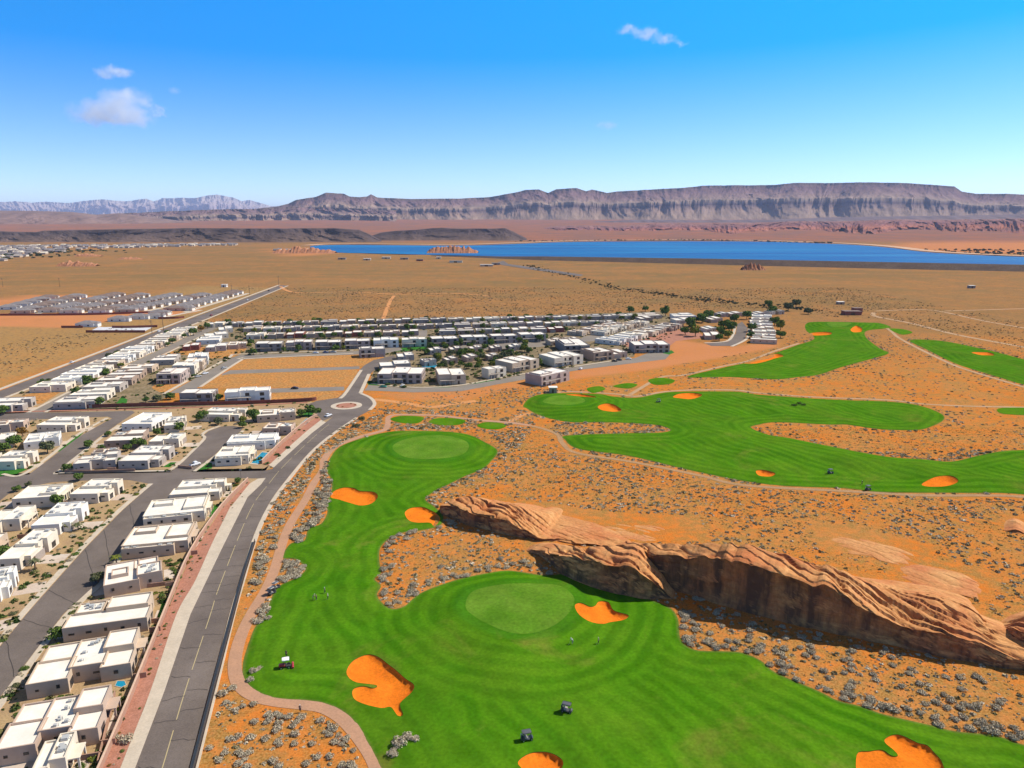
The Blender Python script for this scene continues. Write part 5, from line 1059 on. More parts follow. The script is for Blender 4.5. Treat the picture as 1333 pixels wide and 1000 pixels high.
# ------------------------------------------------------------------ garden plants and trees
def clear(x, y, pad=0.0):
    for q in FOOT:
        if abs(q[0][0] - x) < 45 and abs(q[0][1] - y) < 45 and inpoly(np.array(x), np.array(y), q): return False
    return True
for (kind, u, v, s, l) in [('green', 76, 660, 2.4, 'large round green tree at the corner of the broad cream house'), ('green', 103, 626, 2.0, 'round green tree between the two corner houses'), ('green', 72, 834, 2.0, 'dark green tree at the front of the courtyard house'), ('green', 22, 640, 1.6, 'green tree on the pavement by the wide junction'), ('olive', 38, 634, 1.5, 'olive tree beside the wide junction'),
  ('green', 20, 582, 3.0, 'round green tree in front of the low cream house'), ('rust', 30, 568, 2.6, 'orange-leaved tree next to the salmon wall'), ('olive', 62, 590, 2.9, 'olive tree shading the pale house'), ('green', 4, 540, 3.2, 'green tree at the left end of the street mouth'), ('green', 6, 588, 2.4, 'dark green tree below the low cream house'), ('green', 232, 562, 2.8, 'round green tree by the cul-de-sac drive'), ('rust', 226, 580, 2.4, 'rust-coloured bush tree by the grey house'), ('green', 264, 548, 3.2, 'dark tree in the garden of the rounded street end'), ('olive', 284, 553, 2.5, 'grey-green tree on the rounded street end'), ('green', 330, 548, 3.4, 'tall dark tree beside the sunlit tan wall'), ('green', 316, 557, 2.0, 'leafy tree left of the tan wall'), ('yellow', 316, 551, 2.0, 'yellow-green tree behind the dark one by the tan wall'), ('green', 402, 541, 3.0, 'dark green tree near the roundabout at the top of the gravel strip'), ('green', 392, 543, 2.6, 'green tree left of the dark one at the gravel strip top'), ('green', 412, 541, 2.6, 'green tree nearest the white car at the gravel strip top'),
  ('green', 310, 629, 1.3, 'small dark tree on the side street corner'), ('green', 179, 582, 2.8, 'dark tree between the brown house and the cream one'), ('green', 166, 587, 2.0, 'green tree behind the brown-fronted house'), ('green', 88, 613, 2.0, 'bush tree at the corner of the grey house'), ('green', 102, 613, 2.0, 'second bush tree in front of the grey house'), ('green', 158, 606, 2.0, 'green tree beside the dark covered patio'), ('green', 116, 583, 2.0, 'green tree on the kerb beside the brown-fronted house'), ('green', 141, 568, 1.6, 'small green tree on the kerb by the big white roof'), ('green', 4, 728, 2.4, 'green tree at the left edge of the double drives'),
  ('green', 252, 437, 3.6, 'big green tree at the end of the narrow row'), ('rust', 262, 432, 3.0, 'orange tree at the end of the narrow row'), ('green', 270, 428, 3.0, 'dark tree above the orange tree at the row end'), ('green', 222, 520, 2.6, 'green tree left of the slate two-storey house'), ('green', 285, 522, 2.6, 'dark tree between the paired two-storey houses'), ('olive', 205, 522, 2.4, 'olive tree before the red wall'), ('green', 190, 524, 2.2, 'green tree second along the red wall'),
  ('green', 436, 458, 3.6, 'green tree at the end of the white terrace'), ('green', 330, 462, 2.8, 'dark tree at the left end of the terrace'), ('green', 555, 462, 3.0, 'green tree at the back street corner'), ('green', 566, 456, 3.2, 'tall green tree in the garden behind the corner house'), ('green', 820, 408, 5.0, 'dark round tree at the far end of the back rows'), ('green', 866, 412, 6.0, 'very large dark tree beside the long white building'), ('green', 840, 406, 3.6, 'green tree behind the far corner house'), ('green', 850, 411, 3.2, 'green tree between the far corner houses'),
  ('green', 898, 426, 5.0, 'leafy green tree at the left of the tree clump'), ('yellow', 905, 438, 5.0, 'bright green tree in front of the tree clump'), ('green', 914, 420, 5.5, 'tall dark tree at the back of the tree clump'), ('green', 892, 436, 4.2, 'green tree at the lower left of the tree clump'), ('green', 922, 416, 5.0, 'dark tree behind the rosy house roof'), ('green', 944, 428, 5.0, 'dark tree at the right of the tree clump'), ('green', 952, 432, 4.6, 'dark tree beside the pale kerb'), ('yellow', 948, 440, 3.6, 'green tree at the bottom of the pale kerb'), ('green', 936, 444, 3.2, 'green tree before the rosy house'), ('green', 956, 420, 4.2, 'dark tree at the bend of the cul-de-sac'), ('green', 980, 432, 4.2, 'dark tree across the cul-de-sac'), ('green', 976, 440, 3.6, 'green tree at the lower end of the white row'), ('green', 972, 416, 4.4, 'dark tree at the top of the cul-de-sac'), ('green', 1008, 424, 4.6, 'bright tree behind the white row'), ('yellow', 1016, 430, 4.6, 'yellow-green tree at the outer side of the white row'), ('green', 1016, 440, 4.0, 'green tree at the outer corner of the white row'), ('green', 1004, 409, 5.0, 'dark tree beyond the white row'), ('olive', 1026, 405, 5.0, 'olive tree on the edge of the far scrub'), ('olive', 1036, 401, 5.0, 'tall olive tree standing in the far scrub'), ('olive', 1052, 409, 4.2, 'olive tree beside the far fairway tip'), ('green', 1000, 400, 4.2, 'dark tree behind the back row houses')]:
    q = P(u, v); tree(kind, q.x, q.y, s * (1.08 if u > 880 else 1.0), l, 'trees in the gardens and streets', random.uniform(.85, 1.15))
for u, v, h, l in [(88, 690, 2.6, 'small palm by the double garage'), (102, 690, 2.2, 'short palm nearer the street by the double garage'), (46, 742, 3.0, 'palm between the pale drives'), (152, 734, 2.2, 'bushy palm on the kerb by the rosy house'), (124, 652, 2.6, 'palm beside the pink gravel corner')]:
    q = P(u, v); palm(q.x, q.y, h, l, 'palms along the worn street')
# trees of the back rows: one or two by a house, named after it
nt = 0; gset = {}
for hidx, (r, x, y, rz, W, D, short, st) in enumerate(HOUSES):
    if nt > 165 or not ('row' in short or 'garden' in short or 'terrace' in short): continue
    rr = random.Random(hidx); n_ = 3 if 'garden' in short else (2 if ('plain' in short or 'terrace' in short) else 1)
    for k in range(n_):
        for tries in range(8):
            a = rr.choice([-2.2, W + 1.6, rr.uniform(0, W)]); b = rr.uniform(-4, D + 3) if a < 0 or a > W else rr.choice([-3.5, D + 2.4])
            px_, py_ = x + a * math.cos(rz) - b * math.sin(rz), y + a * math.sin(rz) + b * math.cos(rz)
            if clear(px_, py_): break
        else: continue
        kd = rr.choice(['green', 'green', 'green', 'olive', 'green', 'yellow']); where = 'beside' if (a < 0 or a > W) else ('in front of' if b < 0 else 'behind')
        l = (f'{ {"green": "green", "olive": "olive", "yellow": "yellowish"}[kd] } tree {where} {short}').replace('the ', '', 1)
        tree(kd, px_, py_, rr.uniform(1.7, 3.1), l, 'trees among the rows of houses', rr.uniform(.9, 1.3)); nt += 1
for k in range(14):
    q = P(rg.uniform(888, 950), rg.uniform(414, 442))
    if clear(q.x, q.y): tree(random.choice(['green', 'yellow', 'green']), q.x, q.y, random.uniform(2.6, 4.2), 'leafy tree packed in the clump between the pink bank and the tree-lined cul-de-sac', 'tree clump beside the pink bank', random.uniform(.8, 1.05))
for k in range(70):
    for tries in range(20):
        q = P(rg.uniform(556, 704), rg.uniform(444, 482))
        if clear(q.x, q.y): break
    tree(random.choice(['green', 'green', 'olive', 'yellow', 'green']), q.x, q.y, random.uniform(1.6, 3.0), 'garden tree in the leafy block between the curving street and the dark terrace', 'garden trees of the leafy block', random.uniform(.9, 1.4))
# garden shrubs, denser near the viewer
GS = 0
YZ = [(PX([(0,842),(36,798),(110,715),(160,664),(196,632),(170,627),(68,630),(0,655)]), 54, 'garden shrub in the yards along the worn street, outer side', 0), (PX([(80,802),(126,761),(160,716),(232,636),(320,626),(290,661),(250,720),(217,797),(176,899),(134,1000),(0,1000),(0,908)]), 120, 'garden shrub in the yards between worn street and block wall', 0),
      (PX([(0,618),(34,617),(102,567),(142,544),(30,547),(0,550)]), 26, 'garden shrub in the yards of the climbing street', 0), (PX([(70,617),(130,570),(154,553),(178,537),(262,532),(330,527),(400,524),(416,543),(366,578),(330,613),(252,614),(298,576),(318,558),(286,554),(266,566),(238,600),(220,614)]), 60, 'garden shrub in the yards round the cul-de-sac', 0), (PX([(60,536),(170,486),(222,461),(260,443),(300,450),(250,497),(218,513),(200,530)]), 34, 'garden shrub in the yards of the row facing the narrow row', 0)]
for poly, n, l, _ in YZ:
    a = np.array(poly); k = 0; tries = 0
    while k < n and tries < n * 40:
        tries += 1; x, y = rg.uniform(a[:, 0].min(), a[:, 0].max()), rg.uniform(a[:, 1].min(), a[:, 1].max())
        if not inpoly(np.array(x), np.array(y), poly) or not clear(x, y): continue
        kd = random.choice(['green', 'green', 'yellow', 'sage', 'olive', 'sage', 'rust' if random.random() < .4 else 'green'])
        bush(kd, x, y, 0.0, random.uniform(.45, 1.15), {'green': 'dark green ', 'yellow': 'yellow-green ', 'sage': 'grey ', 'olive': 'olive ', 'rust': 'rust coloured '}[kd] + l, l.replace('garden shrub', kd + ' garden shrubs'), 'garden_shrub', 'garden shrub'); k += 1
gp = []
for k in range(12000):
    q = P(rg.uniform(-60, 880), rg.uniform(410, 1000) if k % 3 else rg.uniform(412, 500))
    if any(inpoly(np.array(q.x), np.array(q.y), yp) for yp in YP) and clear(q.x, q.y): gp.append((q.x, q.y))
gp = np.array(gp); okr = np.ones(len(gp), bool)
for rp in ROADS: okr &= sdist(gp[:, 0], gp[:, 1], rp, 5) < -.5
okr &= ~inpoly(gp[:, 0], gp[:, 1], PX([(88,1100),(131,1000),(174,900),(214,798),(247,721),(287,662),(321,627),(348,627),(322,654),(271,760),(250,850),(180,1000),(150,1100)]))
gp = gp[okr]; mass('garden_plants', gp, (.4 + .95 * rg.random(len(gp)) ** 2) * np.where(gp[:, 1] > 400, 1.7, 1.0), leafmat('garden plants', (.025, .05, .012), (.075, .11, .03), (.22, .19, .08)), 'small garden plants filling the yards between the houses', seed=37, leafn=26, hgt=.9)
gs = [(148,1000),(196,900),(222,798),(252,738),(290,680),(318,640)]
pg = np.array(crv(PX([(145,1000),(186,899),(224,798),(252,738),(284,684),(312,645)]), False, 12))
for i in range(48):
    q = pg[random.randrange(len(pg))] + rg.normal(0, .9, 2); bush(random.choice(['rust', 'olive', 'sage', 'green']), q[0], q[1], .12, random.uniform(.25, .5), 'tiny shrub planted in the pink gravel strip by the block wall', 'tiny shrubs in the pink gravel strip', 'gravel_shrub', 'shrub')
q = P(164, 966); bush('sage', q.x, q.y, .12, 1.5, 'round grey bush on the pink gravel beside the pavement', 'tiny shrubs in the pink gravel strip', 'gravel_shrub', 'shrub')
for u, v, s in [(520,972,2.6),(530,964,2.2),(512,984,2.0),(540,967,1.8)]:
    q = P(u, v); bush('sage', q.x, q.y, float(Hturf(q.x, q.y)) - .1, s * .62, 'grey sagebrush clump alone on the turf near the bottom path', 'sagebrush clump on the near turf', 'sagebrush', 'sagebrush')
for u, v, s in [(374,738,1.9),(384,734,2.0),(392,742,1.8),(378,748,1.7),(340,810,1.5),(348,806,1.4),(330,875,1.6),(338,872,1.3),(326,886,1.3)]:
    q = P(u, v); bush('sage', q.x, q.y, .1, s * .75, 'grey sagebrush between cart path and tee turf', 'sagebrush beside the tee', 'sagebrush', 'sagebrush')
for u, v, s in [(1034,531,1.5),(1040,529,1.6),(1046,531,1.4)]:
    q = P(u, v); bush('green', q.x, q.y, float(Hturf(q.x, q.y)) - .1, s, 'dark green bush on the turf of the wide fairway', 'dark bushes on the wide fairway', 'fairway_bush', 'bush')
for u, v, s in [(471,546,2.0),(464,556,2.4)]:
    q = P(u, v); bush('olive', q.x, q.y, 0, s, 'olive bush on bare ground below the roundabout', 'olive bushes below the roundabout', 'roadside_bush', 'bush')
for u, v in [(440,529),(446,530.5),(462,528),(457,526.5)]:
    q = P(u, v); bush('rust', q.x, q.y, .3, .6, 'small red-brown plant on the roundabout island', 'plants on the roundabout island', 'island_plant', 'plant')
# ------------------------------------------------------------------ walls, fences, lawns, pools, drives
def wallrun(name, pts, h, th, m, label, cat, group=None, z0=0.0, cap=None):
    p = np.array(crv(PX(pts), False, 4)) if len(pts) > 2 else np.array(PX(pts)); o = strip(name, p, -th / 2, th / 2, h + z0, m, thick=h + z0 + .3); tag(o, label, cat, group)
    if cap: 
        c_ = strip('wall_cap', p, -th / 2 - .05, th / 2 + .05, h + z0 + .1, cap, thick=.096); c_.parent = o
    return o
blockm = mottled('block wall', (.42, .25, .17), (.37, .215, .15), .4, .9, .1, 2, .15); capm = mottled('wall cap', (.62, .43, .31), (.58, .40, .29), .4, .9, .1, 2, .1)
redwm = mottled('red block wall', (.23, .075, .05), (.27, .095, .065), .3, .9, .1, 2, .2)
wallrun('block_wall', [(92,1090),(133,1000),(175,900),(216,798),(249,721),(289,662),(323,627)], 1.7, .3, blockm, 'long block wall with pale cap between yards and pink gravel', 'wall', cap=capm)
wallrun('block_wall', [(341,604),(367,578),(399,551),(413,543)], 1.7, .3, blockm, 'block wall beyond the side street along the gravel strip', 'wall', cap=capm)
wallrun('red_wall', [(80,532.5),(170,529.5),(267,527.5),(340,525.5),(400,522.5),(412,521)], 2.0, .3, redwm, 'long dark red wall between the house blocks', 'wall')
for pts, l in (([(112,433),(150,433),(189,433)], 'red wall closing the white storage yard'), ([(146,427),(170,427),(205,426)], 'red wall behind the white storage yard'), ([(80,427),(94,427),(108,427)], 'red wall before the lone grey-roofed house'), ([(0,411),(100,410.5),(160,409),(206,407)], 'red wall along the estate edge'), ([(206,415.5),(228,415),(240,414)], 'short red wall by the utility pole')):
    wallrun('red_wall', pts, 2.2, .4, redwm, l, 'wall')
for a, b, l in (((186,842),(197,822),0), ):
    pass
for pts, l in (([(150,905),(128,997)], 'low yard wall beside the bottom corner house'), ([(88,993),(134,985)], 'low yard wall behind the green shrubs'), ([(178,813),(207,810)], 'low yard wall between the lawn and the courtyard house'), ([(178,767),(232,760)], 'low yard wall below the walled patio'), ([(84,615),(118,616),(176,614)], 'dark low wall in front of the grey corner house'), ([(232,609),(250,611)], 'low wall by the cul-de-sac mouth')):
    wallrun('yard_wall', pts, 1.2, .25, blockm, l, 'wall')
for r, x, y, rz, W, D, short, st in HOUSES:
    if y > 300 or st not in 'LR': continue
    a0, a1 = (W + .4, W + 3.0) if st == 'L' else (-4.0, -.6)
    if st == 'L' and x > -120 or st == 'R':
        e0, e1 = ((x + a * math.cos(rz) + .9 * math.sin(rz), y + a * math.sin(rz) - .9 * math.cos(rz)) for a in (a0, a1))
        tag(strip('yard_wall', [e0, ((e0[0] + e1[0]) / 2, (e0[1] + e1[1]) / 2), e1], -.12, .12, 1.4, blockm, thick=1.6), 'short yard wall beside ' + short, 'wall')
sheet('yard', PX([(128,426),(200,425.5),(186,432.5),(114,432.5)]), .06, mottled('white yard', (.66, .66, .68), (.6, .6, .64), .2), label='white storage yard behind the red wall', cat='yard')
fence = empty('railing', (0, 0, 0)); tag(fence, 'dark metal railing along the right side of the main road', 'railing')
fl = np.array(crv(ext(PX([(251,1000),(275,906),(303,800),(316,752),(330.5,706)]), 60), False, 14)); s_ = np.r_[0, np.cumsum(np.linalg.norm(np.diff(fl, axis=0), axis=1))]
ns = int(s_[-1] / 2.6); fx = np.interp(np.linspace(0, s_[-1], ns), s_, fl[:, 0]); fy = np.interp(np.linspace(0, s_[-1], ns), s_, fl[:, 1])
base = strip('footing', np.c_[fx, fy], 0.1, .55, .24, mottled('dark footing', (.045, .03, .028), (.06, .04, .035), 1.0), thick=.5); base.parent = fence
for zz, nm in ((.62, 'rail'), (1.05, 'rail')):
    o = strip(nm, np.c_[fx, fy], .26, .40, zz + .10, metalm, thick=.12); o.parent = fence
pmb = MB(); pmb.box(-.06, -.06, -.1, .06, .06, 1.2); pme = pmb.mesh('post', metalm)
for a, b in list(zip(fx, fy))[:98]: o = link('post', pme, fence); o.location = (a + .33, b, 0)
inm = mottled('infill', (.055, .04, .036), (.07, .05, .045), 1.0)
o = strip('infill_panel', np.c_[fx, fy], .31, .35, 1.0, inm, thick=.75); o.parent = fence
for q, l in (([(204,806),(212,781),(222,773),(231,777),(215,805)], 'bright lawn strip by the long tan house'), ([(184,857),(196,829),(204,827),(200,836),(191,860)], 'green lawn behind the courtyard house'), ([(272,673),(279,658),(289,655),(279,673)], 'square green lawn by the cream house'), ([(-40,620),(0,620),(22,617),(36,611),(24,609),(0,612),(-40,613)], 'curved corner lawn'), ([(212,608),(222,602),(230,602),(221,608.5)], 'small lawn on the grey house drive'), ([(258,612),(266,601),(276,603),(276,610)], 'lawn at the cul-de-sac mouth'), ([(386,541),(404,534),(414,533),(402,544)], 'lawn near the roundabout'), ([(150,527),(158,517),(166,520),(164,528)], 'lawn behind the red wall'), ([(478,499),(492,497),(494,502),(480,501)], 'lawn before the mauve house'), ([(564,504),(586,503),(586,505.5),(566,506.5)], 'lawn before the plain tan house'), ([(606,502),(640,494),(646,495),(616,503)], 'lawn before the cream two-storey house'), ([(500,455.5),(556,450),(556,455),(502,459)], 'green verge of the back street'), ([(862,459),(874,456),(878,459),(868,463)], 'lawn by the rounded street end'), ([(74,588),(100,566),(112,558),(108,564),(84,588)], 'garden verge of the pale house')):
    sheet('lawn', PX(q), .045, lawnm, label=l, cat='lawn')
poolw, t = mat('pool water', (.01, .26, .42), .06, .5); copm = conc
for q, l in (([(327,603),(341,589),(352,590),(336,604)], 'long blue swimming pool beside the cream house'), ([(150,893),(153,887),(162,887),(164,892),(158,895)], 'tiny turquoise pool behind the courtyard house'), ([(391,552),(399,545),(405,546),(398,553)], 'turquoise pool at the top of the gravel strip'), ([(646,467),(651,463.5),(661,463),(660,467.5)], 'bright turquoise pool among the trees'), ([(544,478),(556,475),(570,475),(566,479)], 'green blue pool behind the mauve house')):
    w = PX(q); cx = sum(a for a, b in w) / len(w); cy = sum(b for a, b in w) / len(w)
    o = sheet('pool', [(cx + (a - cx) * 1.16, cy + (b - cy) * 1.16) for a, b in w], .10, copm, thick=.1, holes=[w]); tag(o, l, 'swimming pool', 'swimming pools'); o.name = 'swimming_pool'
    sheet('water', [(cx + (a - cx) * 1.005, cy + (b - cy) * 1.005) for a, b in w], .05, poolw, parent=o)
for r, x, y, rz, W, D, short, st in HOUSES:
    if st not in 'LR' or y > 380: continue
    s0, s1 = (-7.5, -.2) if st == 'L' else (W + .2, W + 7.5); f0 = .18 * D; pts_ = [(s0, f0), (s1, f0), (s1, f0 + 6), (s0, f0 + 6)]
    sheet('driveway', [(x + a * math.cos(rz) - b * math.sin(rz), y + a * math.sin(rz) + b * math.cos(rz)) for a, b in pts_], .034, drivem, label='pale driveway of ' + short, cat='driveway')
for r, x, y, rz, W, D, short, st in HOUSES:          # pale slab on the garden side
    if st not in 'LR' or y > 300: continue
    s0, s1 = (W + .2, W + 2.9) if st == 'L' else (-3.6, -.2); pts_ = [(s0, .3 * D), (s1, .3 * D), (s1, .78 * D), (s0, .78 * D)]
    sheet('patio', [(x + a * math.cos(rz) - b_ * math.sin(rz), y + a * math.sin(rz) + b_ * math.cos(rz)) for a, b_ in pts_], .038, drivem, label='pale patio slab of ' + short, cat='patio')
# ------------------------------------------------------------------ vehicles
tyrem, t = mat('tyre', (.02, .02, .02), .9); rimm, t = mat('wheel rim', (.5, .5, .5), .35, .5, .8); lampm, t = mat('headlight', (.7, .7, .68), .1, .6)
def wheel(parent, x, y, r, w):
    mb = MB(); mb.tube((x, y - w / 2, r), (x, y + w / 2, r), r, r, 14); o = mb.build('wheel', tyrem, parent)
    mb = MB(); mb.tube((x, y - w / 2 - .01, r), (x, y + w / 2 + .01, r), r * .55, r * .55, 10); mb.build('rim', rimm, o)
def loft(name, secs, m, parent):                  # rounded box body: (x, half width, z0, z1)
    v = []; f = []; n = 8
    for x, hw, z0, z1 in secs:
        c_ = .12
        v += [(x, -hw + c_, z0), (x, hw - c_, z0), (x, hw, z0 + c_), (x, hw, z1 - c_ * 1.4), (x, hw - c_ * 1.6, z1), (x, -hw + c_ * 1.6, z1), (x, -hw, z1 - c_ * 1.4), (x, -hw, z0 + c_)]
    for i in range(len(secs) - 1):
        for k in range(n): f.append((i * n + k, i * n + (k + 1) % n, (i + 1) * n + (k + 1) % n, (i + 1) * n + k))
    f += [tuple(range(n))[::-1], tuple(range((len(secs) - 1) * n, len(secs) * n))]
    mb = MB(); mb.add(v, f); return mb.build(name, m, parent)
PAINT = {}
def car(u, v, head, colr, label, kind='car', z=None):
    q = P(u, v); r = empty('parked_car' if kind != 'pickup' else 'pickup_truck', (q.x, q.y, float(Hg(q.x, q.y)) + .06), head); tag(r, label, 'pickup truck' if kind == 'pickup' else 'car', 'cars on the streets and drives')
    if colr not in PAINT: PAINT[colr] = mat('car paint', colr, .25, .5)[0]
    m = PAINT[colr]
    loft('body', [(-2.25, .78, .42, .82), (-2.1, .88, .3, .98), (-1.2, .92, .26, 1.02), (.8, .92, .26, 1.0), (1.7, .9, .28, .92), (2.15, .8, .34, .76)], m, r)
    if kind == 'pickup':
        loft('cabin', [(-.55, .76, .98, 1.1), (-.45, .78, .98, 1.75), (.7, .76, .98, 1.78), (1.25, .74, .95, 1.05)], m, r); loft('windscreen', [(.66, .70, 1.08, 1.70), (1.24, .72, 1.04, 1.12)], glass, r)
        mb = MB(); mb.box(-2.05, -.72, .99, -.62, .72, 1.03); mb.build('load_bed', metalm, r)
    else:
        loft('window_band', [(-1.75, .74, .95, 1.05), (-1.1, .76, .95, 1.42), (.25, .76, .95, 1.42), (1.05, .74, .93, 1.0)], glass, r); loft('roof', [(-1.2, .62, 1.3, 1.47), (-.9, .68, 1.36, 1.5), (.1, .68, 1.36, 1.5), (.35, .62, 1.3, 1.46)], m, r)
    for a in (-1.4, 1.4):
        for b in (-.82, .82): wheel(r, a, b, .33, .22)
    for b in (-.6, .6): mb = MB(); mb.box(2.02, b - .17, .56, 2.17, b + .17, .72); mb.build('headlight', lampm, r)
    return r
WH, BK, SV, GR, RD, BL = (.75, .75, .76), (.015, .015, .018), (.4, .41, .42), (.05, .28, .2), (.3, .02, .02), (.04, .10, .25)
for a in [(254, 606, R(52), WH, 'white pickup at the kerb of the cul-de-sac street', 'pickup'), (225, 592, R(8), BK, 'black car on the drive of the grey house'), (427.5, 542, R(65), WH, 'white car leaving the roundabout'), (267, 487, R(55), WH, 'white car parked on the grey street by the lot'), (258, 491, R(55), SV, 'silver car parked below the white one by the lot'), (292, 480, R(55), SV, 'silver car at the corner of the thin grey lane'), (384, 506.5, R(2), BK, 'dark car on the thin lane behind the paired houses'), (499, 504.5, R(-3), GR, 'green car before the mauve house'), (524, 503, R(80), WH, 'white car on the drive of the mauve house'), (800, 471, R(12), BK, 'dark car at the kerb near the rounded street end'), (806, 469.5, R(12), BK, 'second dark car at the kerb near the rounded street end'), (818, 468, R(10), WH, 'white car nearest the rounded street end'), (434, 459, R(0), SV, 'silver car before the white terrace'), (424, 459.5, R(5), BL, 'blue car before the white terrace'), (411, 460, R(0), WH, 'white car before the white terrace'), (207, 432, R(85), WH, 'white car beside the storage yard at the road'), (350, 379, R(95), BK, 'dark car far up the long straight road'), (322, 391, R(95), WH, 'white car on the long straight road'), (275, 411, R(95), RD, 'red car on the long straight road'), (94, 472.5, R(95), WH, 'white car on the verge by the dry field'), (456, 519, R(85), BK, 'dark car coming down to the roundabout') if False else (756, 481, R(70), WH, 'white car on the pale drive of the balcony house')]:
    car(*a)
cartb, t = mat('cart body', (.05, .05, .055), .35, .5); cartr, t = mat('cart roof', (.10, .10, .11), .4, .4); seatm, t = mat('cart seat', (.35, .32, .28), .7)
def cart(u, v, head, label, turf=True, roof=None):
    q = P(u, v); z = float(Hturf(q.x, q.y)) if turf else .1; q = P(u, v, z); z = float(Hturf(q.x, q.y)) if turf else .1
    r = empty('golf_cart', (q.x, q.y, z), head); tag(r, label, 'golf cart', 'golf carts on the course')
    loft('body', [(-1.2, .52, .32, .75), (-.9, .58, .28, .82), (-.1, .58, .28, .62), (.45, .58, .28, .45), (.85, .56, .28, .82), (1.15, .45, .34, .68)], cartb, r)
    mb = MB(); mb.box(-.45, -.5, .62, .05, .5, .78); mb.build('seat', seatm, r); mb = MB(); mb.box(-.55, -.5, .75, -.42, .5, 1.15); mb.build('backrest', seatm, r)
    loft('roof', [(-1.0, .55, 1.82, 1.90), (-.6, .62, 1.8, 1.95), (.5, .62, 1.8, 1.95), (.8, .55, 1.82, 1.9)], roof or cartr, r)
    for a, b, c_ in ((-.75, -.5, -.85), (-.75, .5, -.85), (.9, -.48, .6), (.9, .48, .6)): mb = MB(); mb.tube((a, b, .7), (c_, b, 1.85), .03, .03, 6); mb.build('roof_post', metalm, r)
    for a in (-.8, .8):
        for b in (-.5, .5): wheel(r, a, b, .24, .2)
    for i, b in enumerate((-.25, .2)): mb = MB(); mb.tube((-.95, b, .6), (-1.1, b, 1.35), .15, .17, 8); mb.build('golf_bag', RB[i % 2], r)
    return r
RB = [mat('dark bag', (.03, .03, .05), .7)[0], mat('pale bag', (.55, .53, .5), .7)[0]]
whiter, t = mat('white canopy', (.78, .78, .76), .5)
cart(738, 927, R(-20), 'dark golf cart with red bags, upper of the two on the open turf'); cart(686, 963, R(15), 'dark golf cart, lower of the two on the open turf'); cart(1081, 616.5, R(10), 'lone dark golf cart on the wide fairway')
cart(857, 523.5, R(170), 'small dark golf cart near the back bunker'); cart(1130, 638, R(20), 'dark golf cart at the edge of the wide fairway'); cart(359.5, 766, R(60), 'upper golf cart stopped on the cart path', False); cart(354, 773, R(60), 'lower golf cart stopped on the cart path', False)
# red ride-on mower with a white canopy
q = P(372, 869); z = float(Hturf(q.x, q.y)); q = P(372, 869, z); mw = tag(empty('ride_on_mower', (q.x, q.y, z), R(18)), 'red ride-on mower with white sunshade on the tee', 'mower')
redp, t = mat('red mower paint', (.42, .03, .03), .35, .5)
loft('bonnet', [(-1.5, .42, .5, .95), (-1.3, .5, .45, 1.1), (-.3, .5, .45, 1.1), (-.1, .45, .5, 1.0)], redp, mw); loft('frame', [(-1.4, .35, .35, .55), (1.2, .35, .3, .5)], metalm, mw)
mb = MB(); mb.box(-.05, -.28, .8, .4, .28, .92); mb.box(-.08, -.28, .9, .02, .28, 1.4); mb.build('seat', metalm, mw); loft('canopy', [(-.7, .6, 2.15, 2.22), (-.3, .72, 2.13, 2.28), (.6, .72, 2.13, 2.28), (.9, .6, 2.15, 2.22)], whiter, mw)
for b in (-.45, .45): mb = MB(); mb.tube((-.4, b, .9), (-.4, b, 2.15), .035, .035, 6); mb.build('canopy_post', metalm, mw)
for a, b in ((-1.0, -.6), (-1.0, .6), (.7, -.65), (.7, .65)): wheel(mw, a, b, .36, .3)
for b in (-.75, 0, .75): mb = MB(); mb.tube((1.55, b - .33, .28), (1.55, b + .33, .28), .26, .26, 12); mb.build('cutting_reel', redp, mw)
# ------------------------------------------------------------------ people
skinm, t = mat('skin', (.45, .27, .18), .6); hairm, t = mat('dark hair', (.03, .02, .015), .8); capw, t = mat('white cap', (.7, .7, .68), .8); clubm, t = mat('club shaft', (.4, .4, .42), .3, .5, .9)
CLOTH = {k: mat(k + ' cloth', c, .85)[0] for k, c in dict(white=(.72, .72, .70), dark=(.03, .03, .04), khaki=(.35, .27, .17), blue=(.06, .12, .3), red=(.4, .05, .05), grey=(.25, .25, .26), black=(.015, .015, .02)).items()}
def skin(name, joints, edges, m, parent, sub=1):
    me = bpy.data.meshes.new(name); me.from_pydata([j[0] for j in joints], edges, []); o = link(name, me, parent)
    md = o.modifiers.new('skin', 'SKIN'); md.use_smooth_shade = True
    for i, j in enumerate(joints): me.skin_vertices[0].data[i].radius = (j[1], j[1])
    me.skin_vertices[0].data[0].use_root = True
    s = o.modifiers.new('smooth', 'SUBSURF'); s.levels = sub; s.render_levels = sub
    me.materials.append(m); return o
